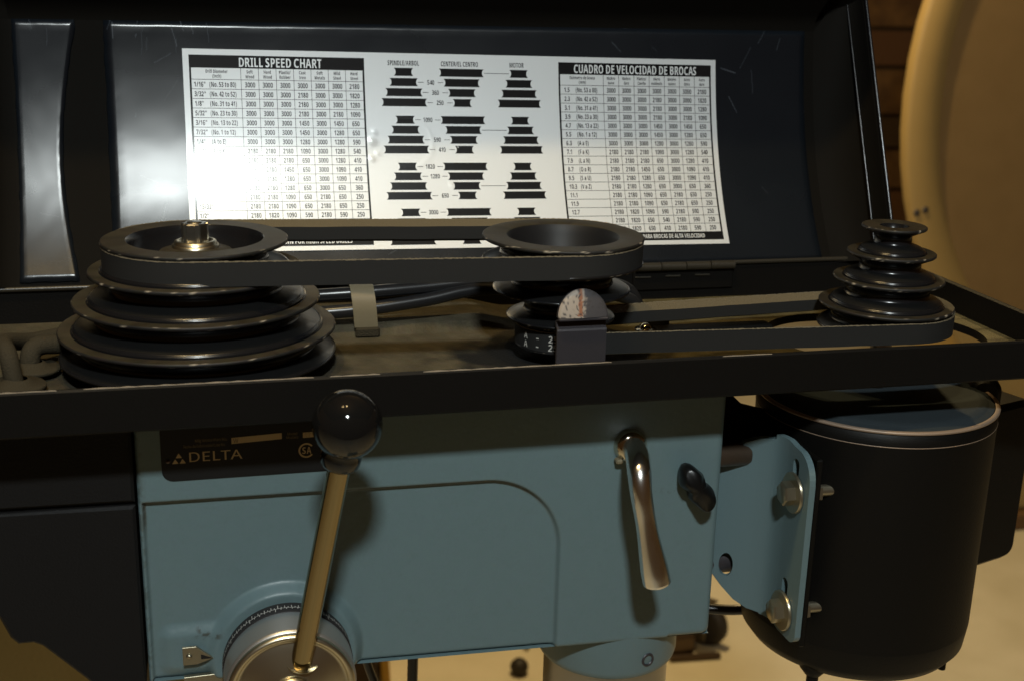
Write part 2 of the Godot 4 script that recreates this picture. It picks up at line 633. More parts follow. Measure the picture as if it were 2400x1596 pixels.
func make_tray() -> void:
	var s := new_st()
	# front lip, right wall, back wall, left wall
	box(s, Vector3(0.175, -0.0735, 0.0935), Vector3(0.762, 0.026, 0.0038), 0.0012)
	box(s, Vector3(0.5555, -0.0725, -0.012), Vector3(0.0038, 0.0265, 0.2065), 0.0012)
	box(s, Vector3(0.175, -0.0703, -0.1165), Vector3(0.756, 0.0305, 0.004), 0.0014)
	box(s, Vector3(-0.204, -0.0722, -0.012), Vector3(0.0038, 0.0265, 0.2065), 0.0012)
	var tray := obj("belt_tray", [s, M.tray], press)
	# rolled rim on the back wall
	s = new_st()
	tube(s, [Vector3(-0.2, -0.0565, -0.1135), Vector3(0.318, -0.0565, -0.1135)], 0.0018, 10)
	tube(s, [Vector3(0.403, -0.0535, -0.1145), Vector3(0.552, -0.0535, -0.1145)], 0.0018, 10)
	obj("rolled_rim", [s, M.rim], tray)
	# glint on the front lip's top edge, painted as pale beads
	s = new_st()
	var rng := RandomNumberGenerator.new()
	rng.seed = 31
	var ex := -0.195
	while ex < 0.50:
		var ln := rng.randf_range(0.004, 0.022)
		var keep: float = lerpf(0.97, 0.10, clampf((ex - 0.03) / 0.30, 0, 1))
		if rng.randf() < keep:
			tube(s, [Vector3(ex, -0.0606, 0.0948), Vector3(ex + ln * 0.5, -0.0605, 0.0948 + rng.randf_range(-0.0002, 0.0001)), Vector3(ex + ln, -0.0606, 0.0948)], [0.0003, rng.randf_range(0.0004, 0.00065), 0.0003], 6, false)
		ex += ln * 0.97
	var we2 := obj("edge_glint", [s, M.edge], tray, "pale glint painted along the top edge of the lip")
	we2.set_meta("kind", "stuff")
	# floor with its slot, dust and grease
	s = new_st()
	var st := 0.003
	var nx := 252
	var nz := 69
	var p := []
	var c := []
	for i in nx + 1:
		var row := []
		var rc := []
		for j in nz + 1:
			var x := -0.202 + i * st
			var z := -0.115 + j * st
			var sd := hole_sd(x, z)
			var h := 0.0
			if abs(sd) < st * 0.72:
				var e := 0.0005
				var g := Vector2(hole_sd(x + e, z) - hole_sd(x - e, z), hole_sd(x, z + e) - hole_sd(x, z - e)).normalized()
				x -= g.x * sd
				z -= g.y * sd
			# low rounded ledge under the cables, running up to the back wall
			var lz := -0.052 + 0.004 * sin(x * 9.0)
			var lx: float = smoothstep(0.222, 0.185, x) * smoothstep(-0.04, 0.02, x)
			h += 0.0065 * smoothstep(lz, lz - 0.004, z) * lx
			row.append(Vector3(x, -0.0805 + h, z))
			# dust
			var n1 := fnl.get_noise_2d(x * 40, z * 40)
			var n2 := fnl.get_noise_2d(x * 160 + 9, z * 160)
			var d := clampf(0.85 + 0.3 * n1 + 0.15 * n2, 0.2, 1.2)
			var g2 := Vector2((x - 0.195) / 0.050, (z - 0.010) / 0.042).length() + n1 * 0.35
			var grease := smoothstep(1.15, 0.55, g2)
			var g3 := Vector2((x - 0.245) / 0.06, (z - 0.06) / 0.05).length() + n1 * 0.4
			grease = max(grease, 0.75 * smoothstep(1.1, 0.6, g3))
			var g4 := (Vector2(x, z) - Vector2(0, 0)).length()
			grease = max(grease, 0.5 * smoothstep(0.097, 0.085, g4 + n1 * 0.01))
			# thin streaks of bare paint
			var str := fnl.get_noise_2d(x * 12 + 50, z * 150)
			if x > 0.27:
				d *= 1.0 - 0.5 * smoothstep(0.12, 0.3, str)
			var col := Color(0.078, 0.067, 0.043).lerp(Color(0.105, 0.085, 0.038), smoothstep(0.22, 0.3, x)) * d  # yellower to the right: warm light below the belts painted in
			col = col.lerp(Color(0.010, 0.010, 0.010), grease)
			rc.append(col)
		p.append(row)
		c.append(rc)
	for i in nx:
		for j in nz:
			var m: Vector3 = (p[i][j] + p[i + 1][j + 1] + p[i + 1][j] + p[i][j + 1]) * 0.25
			if hole_sd(m.x, m.z) < 0.0:
				continue
			for k in [[i, j], [i + 1, j], [i + 1, j + 1], [i, j], [i + 1, j + 1], [i, j + 1]]:
				s.set_color(c[k[0]][k[1]])
				s.add_vertex(p[k[0]][k[1]])
	obj("tray_floor", [s, M.tray_floor], tray, "dusty inner floor with a long motor slot")
	# turned-down edge of the slot
	s = new_st()
	var ring := []
	for k in 64:
		var a := TAU * k / 64
		var cx: float = HC.x + (0.03 if cos(a) > 0 else -0.012)
		var e := Vector3(cx + 0.0575 * cos(a), 0, HC.y + 0.0575 * sin(a))
		ring.append([Vector3(e.x, -0.0803, e.z), Vector3(e.x, -0.0862, e.z)])
	grid(s, ring, true, 3, [], true)
	obj("slot_edge", [s, M.tray], tray)
	# hinge at the back
	s = new_st()
	box(s, Vector3(0.361, -0.0655, -0.1135), Vector3(0.082, 0.015, 0.0022), 0.0006)
	obj("hinge_leaf", [s, M.tray], tray)
	for k in 4:
		s = new_st()
		var x0 := 0.3215 + k * 0.0202
		tube(s, [Vector3(x0, -0.0545, -0.1115), Vector3(x0 + 0.0194, -0.0545, -0.1115)], 0.0034, 14)
		obj("hinge_knuckle", [s, M.rim], tray)
	s = new_st()
	tube(s, [Vector3(0.3215, -0.0625, -0.1122), Vector3(0.334, -0.0625, -0.1122)], 0.0008, 6)
	tube(s, [Vector3(0.346, -0.0622, -0.1122), Vector3(0.358, -0.0622, -0.1122)], 0.0008, 6)
	tube(s, [Vector3(0.370, -0.0620, -0.1122), Vector3(0.382, -0.0620, -0.1122)], 0.0008, 6)
	obj("hinge_tab", [s, M.rim], tray)

# ------------------------------------------------ lid
func make_lid() -> void:
	lid_pts = spline(LID, 8)
	lid_len = PackedFloat32Array([0.0])
	for i in lid_pts.size() - 1:
		lid_len.append(lid_len[-1] + (lid_pts[i + 1] - lid_pts[i]).length())
	var total: float = lid_len[-1]
	var s := new_st()
	# back shell
	var ns := 40
	var p := []
	for x in [-0.119, 0.2, 0.487]:
		var row := []
		for j in ns + 1:
			row.append(lid_point(x, total * j / ns, -0.001))
		p.append(row)
	grid(s, p, true)
	# upper wall: from the top of the shell forward
	var top_e := lid_point(0, total, -0.001)
	var top := [top_e, top_e + Vector3(0, 0.0060, 0.0005), top_e + Vector3(0, 0.0130, 0.0050), top_e + Vector3(0, 0.041, 0.038), top_e + Vector3(0, 0.092, 0.098)]
	p = []
	for x in [-0.119, 0.2, 0.487]:
		var row := []
		for q in top:
			row.append(Vector3(x, q.y, q.z))
		p.append(row)
	grid(s, p, true, 4)
	# outer skin so that the lid has thickness
	p = []
	for x in [-0.16, 0.2, 0.526]:
		var row := []
		for j in ns + 1:
			row.append(lid_point(x, total * j / ns, -0.006))
		for q in top:
			row.append(Vector3(x, q.y + 0.006, q.z - 0.004))
		p.append(row)
	grid(s, p, false, 5)
	# right end wall, bending towards the rim
	var nw := 8
	p = []
	for i in nw + 1:
		var t := float(i) / nw
		var row := []
		for j in ns + 1:
			var b := lid_point(0.487, total * j / ns, -0.001)
			var hy: float = lerpf(-0.050, 0.190, float(j) / ns)
			var rim := Vector3(0.5185, hy, -0.079 - 0.45 * (hy + 0.050))
			var e := b.lerp(rim, t)
			e.x = lerpf(b.x, rim.x, sin(t * PI * 0.5))
			e.z = lerpf(b.z, rim.z, 1.0 - cos(t * PI * 0.5))
			row.append(e)
		p.append(row)
	grid(s, p, true, 6)
	p = []
	for i in 3:
		var row := []
		for j in ns + 1:
			var hy: float = lerpf(-0.050, 0.190, float(j) / ns)
			var rim := Vector3(0.5185, hy, -0.079 - 0.45 * (hy + 0.050))
			row.append([rim, rim + Vector3(0.0035, 0, -0.0015), Vector3(0.526, rim.y - 0.01, rim.z - 0.06)][i])
		p.append(row)
	grid(s, p, true, 7)
	# left end wall
	p = []
	for i in nw + 1:
		var t := float(i) / nw
		var row := []
		for j in ns + 1:
			row.append(lid_point(-0.119 - 0.030 * sin(t * PI * 0.5), total * j / ns, -0.001 + 0.075 * (1.0 - cos(t * PI * 0.5))))
		p.append(row)
	grid(s, p, false, 8)
	var lid := obj("lid", [s, M.black_matte], press, "open hinged black lid")
	# bright edge bead on the right rim
	s = new_st()
	var rp := []
	var rp2 := []
	for j in 14:
		var hy: float = lerpf(-0.052, 0.190, float(j) / 13)
		rp.append(Vector3(0.5215, hy, -0.0785 - 0.45 * (hy + 0.050)))
		rp2.append(Vector3(0.5125, hy, -0.093 - 0.45 * (hy + 0.050)))
	tube(s, rp, 0.0014, 10)
	tube(s, rp2, 0.0009, 8)
	obj("rim_bead", [s, M.pulley], lid)
	# glossy lining sheets
	s = new_st()
	liner(s, func(_t): return -0.0565, func(_t): return 0.4775, s_of_y(-0.053), s_of_y(0.1192), 0.0022, 90)
	obj("lining", [s, M.liner], lid, "glossy scratched black lining behind the chart")
	s = new_st()
	liner(s, func(_t): return -0.1165, func(t): return -0.0790 - 0.0105 * sin(PI * clampf(t * 1.02, 0, 1)) + 0.003 * t, s_of_y(-0.052), s_of_y(0.1180), 0.0022, 14)
	obj("lining_strip", [s, M.liner], lid, "narrow glossy lining strip at the left end")
	make_chart(lid)

func liner(s: SurfaceTool, xa: Callable, xb: Callable, s0: float, s1: float, d: float, nx: int) -> void:
	var ns := 44
	var p := []
	var uv := []
	var rng := RandomNumberGenerator.new()
	rng.seed = 9
	# edge ring: -1 and n+1 fall back to the shell
	for i in range(-1, nx + 2):
		var row := []
		var ruv := []
		for j in range(-1, ns + 2):
			var tu := clampf(float(i) / nx, 0, 1)
			var tv := clampf(float(j) / ns, 0, 1)
			var edge := i < 0 or i > nx or j < 0 or j > ns
			var x := lerpf(xa.call(tv), xb.call(tv), tu)
			var sv := lerpf(s0, s1, tv)
			var dd := d
			if edge:
				dd = -0.0005
				x += (-0.0008 if i < 0 else (0.0008 if i > nx else 0.0)) * rng.randf_range(0.3, 1.4)
				sv += (-0.0008 if j < 0 else (0.0012 if j > ns else 0.0)) * rng.randf_range(0.3, 1.4)
			elif i == 0 or i == nx or j == ns:
				dd = d - 0.0004 + rng.randf_range(-0.0002, 0.0002)
			# gentle waviness of the sheet
			dd += 0.00018 * fnl.get_noise_2d(x * 18.0, sv * 18.0)
			row.append(lid_point(x, min(sv, lid_len[-1]), dd))
			ruv.append(Vector2((x + 0.12) / 0.6, (sv - s0) / (s1 - s0) * 0.5 + 0.02))
		p.append(row)
		uv.append(ruv)
	s.set_smooth_group(0)
	for i in p.size() - 1:
		for j in p[i].size() - 1:
			for k in [[i, j], [i + 1, j + 1], [i + 1, j], [i, j], [i, j + 1], [i + 1, j + 1]]:
				s.set_uv(uv[k[0]][k[1]])
				s.add_vertex(p[k[0]][k[1]])
	s.generate_normals()
	s.generate_tangents()

# the speed chart: u runs along x from the sticker's left edge, v down from its top edge
const CX := -0.0042
const CW := 0.4052
var c_top := 0.0
const C_D := 0.0030
func cp(uu: float, vv: float, d := 0.0) -> Vector3:
	return lid_point(CX + uu, c_top - vv + 0.0030 - 0.0046 * uu / CW, C_D + d + chart_bump(uu, vv))

func chart_bump(uu: float, vv: float) -> float:
	var h := 0.0
	var d := Vector2(uu - 0.159, vv - 0.0665).length()
	h += 0.00013 * exp(-pow((d - 0.0185) / 0.0011, 2)) * smoothstep(-0.6, 0.7, (uu - 0.159) / max(d, 0.001))
	for b in [[0.1345, 0.0585, 0.0016], [0.1325, 0.0655, 0.0026], [0.1360, 0.0745, 0.0014], [0.1315, 0.0785, 0.0020], [0.1385, 0.0720, 0.0008], [0.1965, 0.0700, 0.0010], [0.1900, 0.0985, 0.0013], [0.2080, 0.1010, 0.0009]]:
		var e := Vector2(uu - b[0], vv - b[1]).length()
		h += 0.25 * b[2] * exp(-pow(e / b[2], 2))
	return h

func strip(s: SurfaceTool, u0: float, v0: float, u1: float, v1: float, d := 0.00012) -> void:
	var n: int = max(1, int(ceil(abs(v1 - v0) / 0.006)))
	var m: int = max(1, int(ceil(abs(u1 - u0) / 0.02)))
	var p := []
	for i in m + 1:
		var row := []
		for j in n + 1:
			row.append(cp(lerpf(u0, u1, float(i) / m), lerpf(v0, v1, float(j) / n), d))
		p.append(row)
	grid(s, p, false, 0)

func say(s: SurfaceTool, text: String, uu: float, vv: float, cap: float, narrow := 0.72, bold := true, align := 0.5, d := 0.00014) -> void:
	letters(s, text, cap, narrow, bold, func(x: float, y: float) -> Vector3: return cp(uu + x, vv - y, d), align)

func make_chart(lid: Node) -> void:
	c_top = s_of_y(0.0965)
	var c_h := c_top - s_of_y(-0.0405)
	var s := new_st()
	var p := []
	for i in 271:
		var row := []
		for j in 101:
			row.append(cp(CW * i / 270.0, c_h * j / 100.0))
		p.append(row)
	grid(s, p, false, 0)
	# paper-thin edge
	p = []
	for i in 60:
		p.append([cp(CW * i / 59.0, 0), cp(CW * i / 59.0, 0, -0.0006)])
	grid(s, p, true, -1)
	obj("speed_chart", [s, M.sticker], lid, "silver drill speed chart sticker with black print")
	var ink := new_st()
	var sil := new_st()
	var k := c_h / 0.1475
	var words_en := [["Soft", "Wood"], ["Hard", "Wood"], ["Plastic/", "Rubber"], ["Cast", "Iron"], ["Soft", "Metals"], ["Mild", "Steel"], ["Hard", "Steel"]]
	var words_es := [["Madera", "suave"], ["Madera", "dura"], ["Plástico/", "Caucho"], ["Hierro", "moldeado"], ["Metales", "suaves"], ["Acero", "dulce"], ["Acero", "duro"]]
	var rows_en := [["1/16\"", "(No. 53 to 80)"], ["3/32\"", "(No. 42 to 52)"], ["1/8\"", "(No. 31 to 41)"], ["5/32\"", "(No. 23 to 30)"], ["3/16\"", "(No. 13 to 22)"], ["7/32\"", "(No. 1 to 12)"], ["1/4\"", "(A to E)"], ["9/32\"", "(F to K)"], ["5/16\"", "(L to N)"], ["11/32\"", "(O to R)"], ["3/8\"", "(S to U)"], ["13/32\"", "(V to Z)"], ["7/16\"", ""], ["15/32\"", ""], ["1/2\"", ""]]
	var rows_es := [["1.5", "(No. 53 a 80)"], ["2.3", "(No. 42 a 52)"], ["3.1", "(No. 31 a 41)"], ["3.9", "(No. 23 a 30)"], ["4.7", "(No. 13 a 22)"], ["5.5", "(No. 1 a 12)"], ["6.3", "(A a E)"], ["7.1", "(F a K)"], ["7.9", "(L a N)"], ["8.7", "(O a R)"], ["9.5", "(S a U)"], ["10.3", "(V a Z)"], ["11.1", ""], ["11.9", ""], ["12.7", ""]]
	var values := ["3000 3000 3000 3000 3000 3000 2180", "3000 3000 3000 2180 3000 3000 1820", "3000 3000 3000 2180 3000 3000 1280", "3000 3000 3000 2180 3000 2180 1090", "3000 3000 3000 1450 3000 1450 650", "3000 3000 3000 1450 3000 1280 650", "3000 3000 3000 1280 3000 1280 590", "2180 2180 2180 1090 3000 1280 540", "2180 2180 2180 650 3000 1280 410", "2180 2180 1450 650 3000 1090 410", "2180 2180 1280 650 3000 1090 410", "2180 2180 1280 650 3000 650 360", "2180 2180 1090 650 2180 650 250", "2180 2180 1090 650 2180 650 250", "2180 1820 1090 590 2180 590 250", "2180 1820 650 540 2180 590 250", "2180 1820 650 410 2180 590 250"]
	for side in 2:
		var u0: float = [0.0042, 0.2767][side]
		var w := 0.1245
		var v0 := 0.0042 * k
		# black border, heading bar, footing bar
		var bar := 0.0090 * k
		var vbot := 0.1440 * k
		strip(ink, u0, v0, u0 + w, v0 + bar)
		strip(ink, u0, v0 + bar, u0 + 0.0014, vbot)
		strip(ink, u0 + w - 0.0014, v0 + bar, u0 + w, vbot)
		var vf := vbot - 0.0068 * k
		strip(ink, u0 + 0.0014, vf, u0 + w - 0.0014, vbot)
		say(sil, ["DRILL SPEED CHART", "CUADRO DE VELOCIDAD DE BROCAS"][side], u0 + w * [0.515, 0.5][side], v0 + bar * 0.53, 0.0064 * k, [0.70, 0.655][side], true, 0.5, 0.0003)
		say(sil, ["SPEEDS SHOWN FOR HIGH SPEED DRILLS", "VELOCIDADES PARA BROCAS DE ALTA VELOCIDAD"][side], u0 + w - 0.0155, vf + 0.0034 * k, 0.0034 * k, [0.75, 0.64][side], true, 1.0, 0.0003)
		# columns
		var first := 0.0358
		var cw := (w - 0.0014 - first) / 7.0
		for i in 7:
			strip(ink, u0 + first + cw * i - 0.00016, v0 + bar, u0 + first + cw * i + 0.00016, vf)
		var hh := 0.0082 * k
		var vr := v0 + bar + hh
		var rh := (vf - vr) / 17.0
		for j in 17:
			strip(ink, u0 + 0.0014, vr + rh * j - 0.00016, u0 + w - 0.0014, vr + rh * j + 0.00016)
		say(ink, ["Drill Diameter", "Diámetro de broca"][side], u0 + first * 0.53, v0 + bar + hh * 0.30, 0.0023 * k, 0.70, true)
		say(ink, ["(Inch)", "(mm)"][side], u0 + first * 0.53, v0 + bar + hh * 0.70, 0.0023 * k, 0.70, true)
		for i in 7:
			var wd: Array = [words_en, words_es][side][i]
			for q in 2:
				say(ink, wd[q], u0 + first + cw * (i + 0.5), v0 + bar + hh * (0.30 + 0.42 * q), 0.0023 * k, [0.72, 0.58][side], true)
		var heads: Array = [rows_en, rows_es][side]
		for j in 17:
			var vc := vr + rh * (j + 0.52)
			if j < heads.size():
				say(ink, heads[j][0], u0 + [0.0030, 0.0044][side], vc, 0.0035 * k, 0.66, true, 0.0)
				if heads[j][1] != "":
					say(ink, heads[j][1], u0 + [0.0136, 0.0135][side], vc, 0.0035 * k, 0.60, true, 0.0)
			var cells: PackedStringArray = values[j].split(" ")
			for i in 7:
				say(ink, cells[i], u0 + first + cw * (i + 0.5), vc, 0.0036 * k, 0.66, true)
	# pulley diagrams
	say(ink, "SPINDLE/ARBOL", 0.1577, 0.0072 * k, 0.0035 * k, 0.62, true)
	say(ink, "CENTER/EL CENTRO", 0.2000, 0.0072 * k, 0.0035 * k, 0.62, true)
	say(ink, "MOTOR", 0.2440, 0.0072 * k, 0.0035 * k, 0.64, true)
	var ax := [0.1577, 0.2014, 0.2455]
	var hw := [[0.0072, 0.0105, 0.0138, 0.0170], [0.0170, 0.0138, 0.0105, 0.0072], [0.0072, 0.0104, 0.0138, 0.0168]]
	var speed := [["-", "540", "360", "250"], ["1090", "-", "590", "410"], ["1820", "1280", "-", "650"], ["3000", "2180", "1450", "-"]]
	for g in 4:
		for row in 4:
			var vc := (0.0136 + 0.0352 * g + 0.00745 * row) * k
			for a in 3:
				diagram(ink, ax[a], vc, hw[a][row], 0.0058 * k)
			var sp: String = speed[g][row]
			if sp == "-":
				strip(ink, ax[1] + hw[1][row] + 0.0004, vc - 0.00018, ax[2] - hw[2][row] - 0.0004, vc + 0.00018)
			else:
				var a0: float = ax[0] + hw[0][row] + 0.0002
				var a1: float = ax[1] - hw[1][row] - 0.0002
				var mid := (a0 + a1) * 0.5
				strip(ink, a0, vc - 0.00018, a0 + 0.0042, vc + 0.00018)
				strip(ink, a1 - 0.0042, vc - 0.00018, a1, vc + 0.00018)
				say(ink, sp, mid, vc, 0.0034 * k, 0.68, true)
	obj("chart_print", [ink, M.ink], lid, "black printed tables and pulley diagrams")
	obj("chart_heading", [sil, M.silver_ink], lid, "silver headings on black bars")

func diagram(s: SurfaceTool, uc: float, vc: float, h: float, t: float) -> void:
	# a pulley in side view: wide thin rims, hollowed sides
	var e := t * 0.5
	var lft := []
	var rgt := []
	for i in 11:
		var q := -1.0 + i * 0.2
		var y := e * q
		var inset := 0.0013 * sqrt(max(0.0, 1.0 - pow(q / 0.86, 2))) if abs(q) < 0.86 else 0.0
		lft.append(cp(uc - h + inset, vc + y, 0.00012))
		rgt.append(cp(uc + h - inset, vc + y, 0.00012))
	grid(s, [lft, rgt], false, 0)

# ------------------------------------------------ pulleys and belts
const PITCH := 0.01783
func dust_color(base: Color, chips: float, seed_no: float) -> Callable:
	return func(rr: float, yy: float, a: float) -> Color:
		var n := fnl.get_noise_3d(rr * 60 * cos(a) + seed_no, yy * 60, rr * 60 * sin(a))
		var n2 := fnl.get_noise_3d(rr * 320 * cos(a) + seed_no, yy * 320, rr * 320 * sin(a))
		var c := base * (0.85 + 0.5 * n + 0.2 * n2)
		if chips > 0.0 and n2 + 0.4 * n > chips:
			c = Color(0.30, 0.26, 0.20)
		return Color(c.r, c.g, c.b)

func stepped(s_dust: SurfaceTool, s_edge: SurfaceTool, s_black: SurfaceTool, rad: Array, at: Vector3, inverted: bool, base: Color, depth: float, s_cone: SurfaceTool, n := 128) -> void:
	var xf := Transform3D(Basis.IDENTITY, at)
	var dc := dust_color(base, 0.0, at.x * 91)
	var ec := dust_color(Color(0.018, 0.017, 0.016), 0.44, at.x * 57)
	# paler grey patches in the grooves at either side
	var cone := func(rr: float, yy: float, a: float) -> Color:
		var nn := fnl.get_noise_3d(rr * 300 * cos(a), yy * 300 + 20, rr * 300 * sin(a))
		var w1: float = smoothstep(0.30, 0.12, abs(wrapf(a - 0.16 - 0.1 * nn, -PI, PI)))
		var w2: float = smoothstep(0.24, 0.10, abs(wrapf(a - PI + 0.05 - 0.1 * nn, -PI, PI))) if inverted else 0.0
		var lone := 1.0 if at.x < 0.4 else 0.0
		return Color(0.009, 0.009, 0.0095).lerp(Color(0.15, 0.13, 0.105), max(w1, w2) * (0.75 + 0.5 * nn) * lone)
	for k in rad.size():
		var y := -PITCH * k
		var R: float = rad[k]
		var g := R - depth
		var inner: float = 0.0 if k == 0 else (rad[k - 1] + 0.0004 if not inverted else rad[k] - depth)
		if k > 0 and not inverted:
			# raised ledge that carries the groove above, then the flat of this step
			var b: float = rad[k - 1]
			lathe(s_black, [[Vector2(b, y + 0.0016), Vector2(b + 0.0004, y + 0.0014), Vector2(b + 0.0006, y + 0.0006), Vector2(b + 0.0004, y - 0.0004)], [Vector2(b + 0.0004, y - 0.0004), Vector2(b + 0.0012, y - 0.0004), Vector2(b + 0.0016, y)]], n, xf)
			lathe(s_dust, [[Vector2(b + 0.0016, y), Vector2(R - 0.0007, y)]], n, xf, dc)
		elif k > 0:
			lathe(s_dust, [[Vector2(inner, y), Vector2(R - 0.0007, y)]], n, xf, dc)
		# rim
		lathe(s_edge, [[Vector2(R - 0.0007, y), Vector2(R - 0.0002, y - 0.0003), Vector2(R, y - 0.0009), Vector2(R - 0.0001, y - 0.0017), Vector2(R - 0.0008, y - 0.0023)]], n, xf, ec)
		# groove
		lathe(s_black, [[Vector2(R - 0.0008, y - 0.0023), Vector2(g + 0.0006, y - 0.0060)], [Vector2(g + 0.0006, y - 0.0060), Vector2(g, y - 0.0066), Vector2(g, y - 0.0110), Vector2(g + 0.0006, y - 0.0118)], [Vector2(R - 0.0012, y - 0.0152), Vector2(R - 0.0003, y - 0.0156), Vector2(R, y - 0.0162)]], n, xf)
		lathe(s_cone, [[Vector2(g + 0.0006, y - 0.0118), Vector2(lerpf(g, R, 0.4), y - 0.0130), Vector2(lerpf(g, R, 0.75), y - 0.0143), Vector2(R - 0.0012, y - 0.0152)]], n, xf, cone)
		if inverted or k == rad.size() - 1:
			var nx: float = rad[k + 1] - depth if k + 1 < rad.size() else 0.012
			lathe(s_edge, [[Vector2(R, y - 0.0162), Vector2(R - 0.0004, y - 0.0172), Vector2(R - 0.0014, y - 0.0176)]], n, xf, ec)
			lathe(s_black, [[Vector2(R - 0.0014, y - 0.0176), Vector2(nx, y - 0.0178)]], n, xf)

func make_pulleys() -> void:
	var dust := Color(0.036, 0.030, 0.019)
	# spindle pulley
	var a := new_st()
	var b := new_st()
	var e := new_st()
	var c0 := Vector3(0, 0, 0)
	var r0 := [0.0550, 0.0634, 0.0733, 0.0825]
	var cn := new_st()
	stepped(a, e, b, r0, c0, false, dust, 0.0125, cn, 160)
	var dc := dust_color(dust, 0.0, 3.0)
	lathe(a, [[Vector2(0.0405, 0), Vector2(0.0543, 0)]], 160, Transform3D.IDENTITY, dc)
	lathe(a, [[Vector2(0.0130, -0.0050), Vector2(0.021, -0.0075), Vector2(0.0225, -0.009)]], 96, Transform3D.IDENTITY, dc)
	lathe(b, [[Vector2(0.0225, -0.009), Vector2(0.034, -0.0135), Vector2(0.037, -0.012), Vector2(0.0390, -0.004), Vector2(0.0400, -0.0004), Vector2(0.0405, 0)]], 128)
	var sp := obj("spindle_pulley", [a, M.dust, b, M.pulley, e, M.dust, cn, M.cone], press, "large four-step black pulley with dusty rims")
	var s := new_st()
	lathe(s, [[Vector2(0.0088, -0.0045), Vector2(0.0095, -0.0018), Vector2(0.0108, -0.0012), Vector2(0.0122, -0.0018), Vector2(0.0128, -0.0036)], [Vector2(0.0128, -0.0036), Vector2(0.0138, -0.0040), Vector2(0.0140, -0.0058)]], 64)
	obj("hub_ring", [s, M.brass], sp)
	s = new_st()
	var gear := PackedVector2Array()
	for k in 6:
		for q in [[-0.17, 0.0064], [-0.155, 0.0080], [0.155, 0.0080], [0.17, 0.0064]]:
			var t: float = TAU * (k + 0.22) / 6 + q[0] * 2.1
			gear.append(Vector2(cos(t), sin(t)) * q[1])
	prism(s, gear, -0.006, 0.0092, Transform3D(Basis(Vector3.RIGHT, -PI / 2), Vector3.ZERO), 0.0007)
	lathe(s, [[Vector2(0, 0.0098), Vector2(0.0042, 0.0098), Vector2(0.0050, 0.0088)]], 24)
	obj("splined_shaft", [s, M.steel], sp)
	# centre pulley
	a = new_st(); b = new_st(); e = new_st()
	var c1 := Vector3(0.2247, 0, 0.0176)
	var x1 := Transform3D(Basis.IDENTITY, c1)
	cn = new_st()
	stepped(a, e, b, [0.0511, 0.0438, 0.0348, 0.0292], c1, true, dust, 0.0115, cn, 144)
	lathe(a, [[Vector2(0.0356, -0.0006), Vector2(0.0364, 0), Vector2(0.0504, 0)]], 144, x1, dust_color(dust, 0.0, 8.0))
	var bowl := new_st()
	lathe(bowl, [[Vector2(0.0, -0.040), Vector2(0.018, -0.040), Vector2(0.0215, -0.036), Vector2(0.0330, -0.006), Vector2(0.0348, -0.0018), Vector2(0.0356, -0.0006)]], 128, x1)
	obj("center_pulley", [a, M.dust, b, M.pulley, e, M.dust, cn, M.cone, bowl, M.bowl], press, "four-step black pulley tapering downwards, hollow top")
	# motor pulley
	a = new_st(); b = new_st(); e = new_st()
	var c2 := Vector3(0.4589, 0, 0.0148)
	var x2 := Transform3D(Basis.IDENTITY, c2)
	cn = new_st()
	stepped(a, e, b, [0.0216, 0.0296, 0.0372, 0.0453], c2, false, dust * 0.8, 0.0092, cn, 112)
	lathe(a, [[Vector2(0.0096, -0.0005), Vector2(0.0102, 0), Vector2(0.0209, 0)]], 96, x2, dust_color(dust * 0.9, 0.0, 5.0))
	lathe(b, [[Vector2(0.0, -0.006), Vector2(0.0075, -0.006), Vector2(0.0090, -0.0045), Vector2(0.0096, -0.0005)]], 64, x2)
	var mp := obj("motor_pulley", [a, M.dust, b, M.pulley, e, M.dust, cn, M.cone], press, "small four-step black pulley widening downwards")
	s = new_st()
	tube(s, [c2 + Vector3(0, -0.11, 0), c2 + Vector3(0, -0.0055, 0)], 0.0072, 24)
	obj("motor_shaft", [s, M.steel], mp)
	# belts
	make_belt(0.0545, Vector2(c0.x, c0.z), 0.0506, Vector2(c1.x, c1.z), -0.0026, 0.0146, 101, "worn black drive belt between spindle and center pulleys", 0.0027)
	var b2 := make_belt(0.0290, Vector2(c1.x, c1.z), 0.0458, Vector2(c2.x, c2.z), -3 * PITCH - 0.0030, 0.0140, 202, "worn black drive belt between center and motor pulleys")
	# white print on the lower belt where it wraps the centre pulley
	s = new_st()
	for row in 2:
		var yy: float = -3 * PITCH - 0.0030 - [0.0044, 0.0098][row]
		for it in [["25", 1.00, 0.0044, 0.95], ["-", 3.6, 0.0044, 1.2], ["A", 5.0, 0.0040, 0.9]]:
			var th0: float = -0.42 if it[0] == "25" else (-0.78 if it[0] == "-" else -1.10)
			letters(s, it[0], it[2], it[3], true, func(x: float, y: float) -> Vector3:
				var th: float = th0 + x / 0.0291
				return Vector3(c1.x + 0.02915 * sin(th), yy + y, c1.z + 0.02915 * cos(th)))
	obj("belt_lettering", [s, M.white_ink], b2, "white numbers printed on the belt")

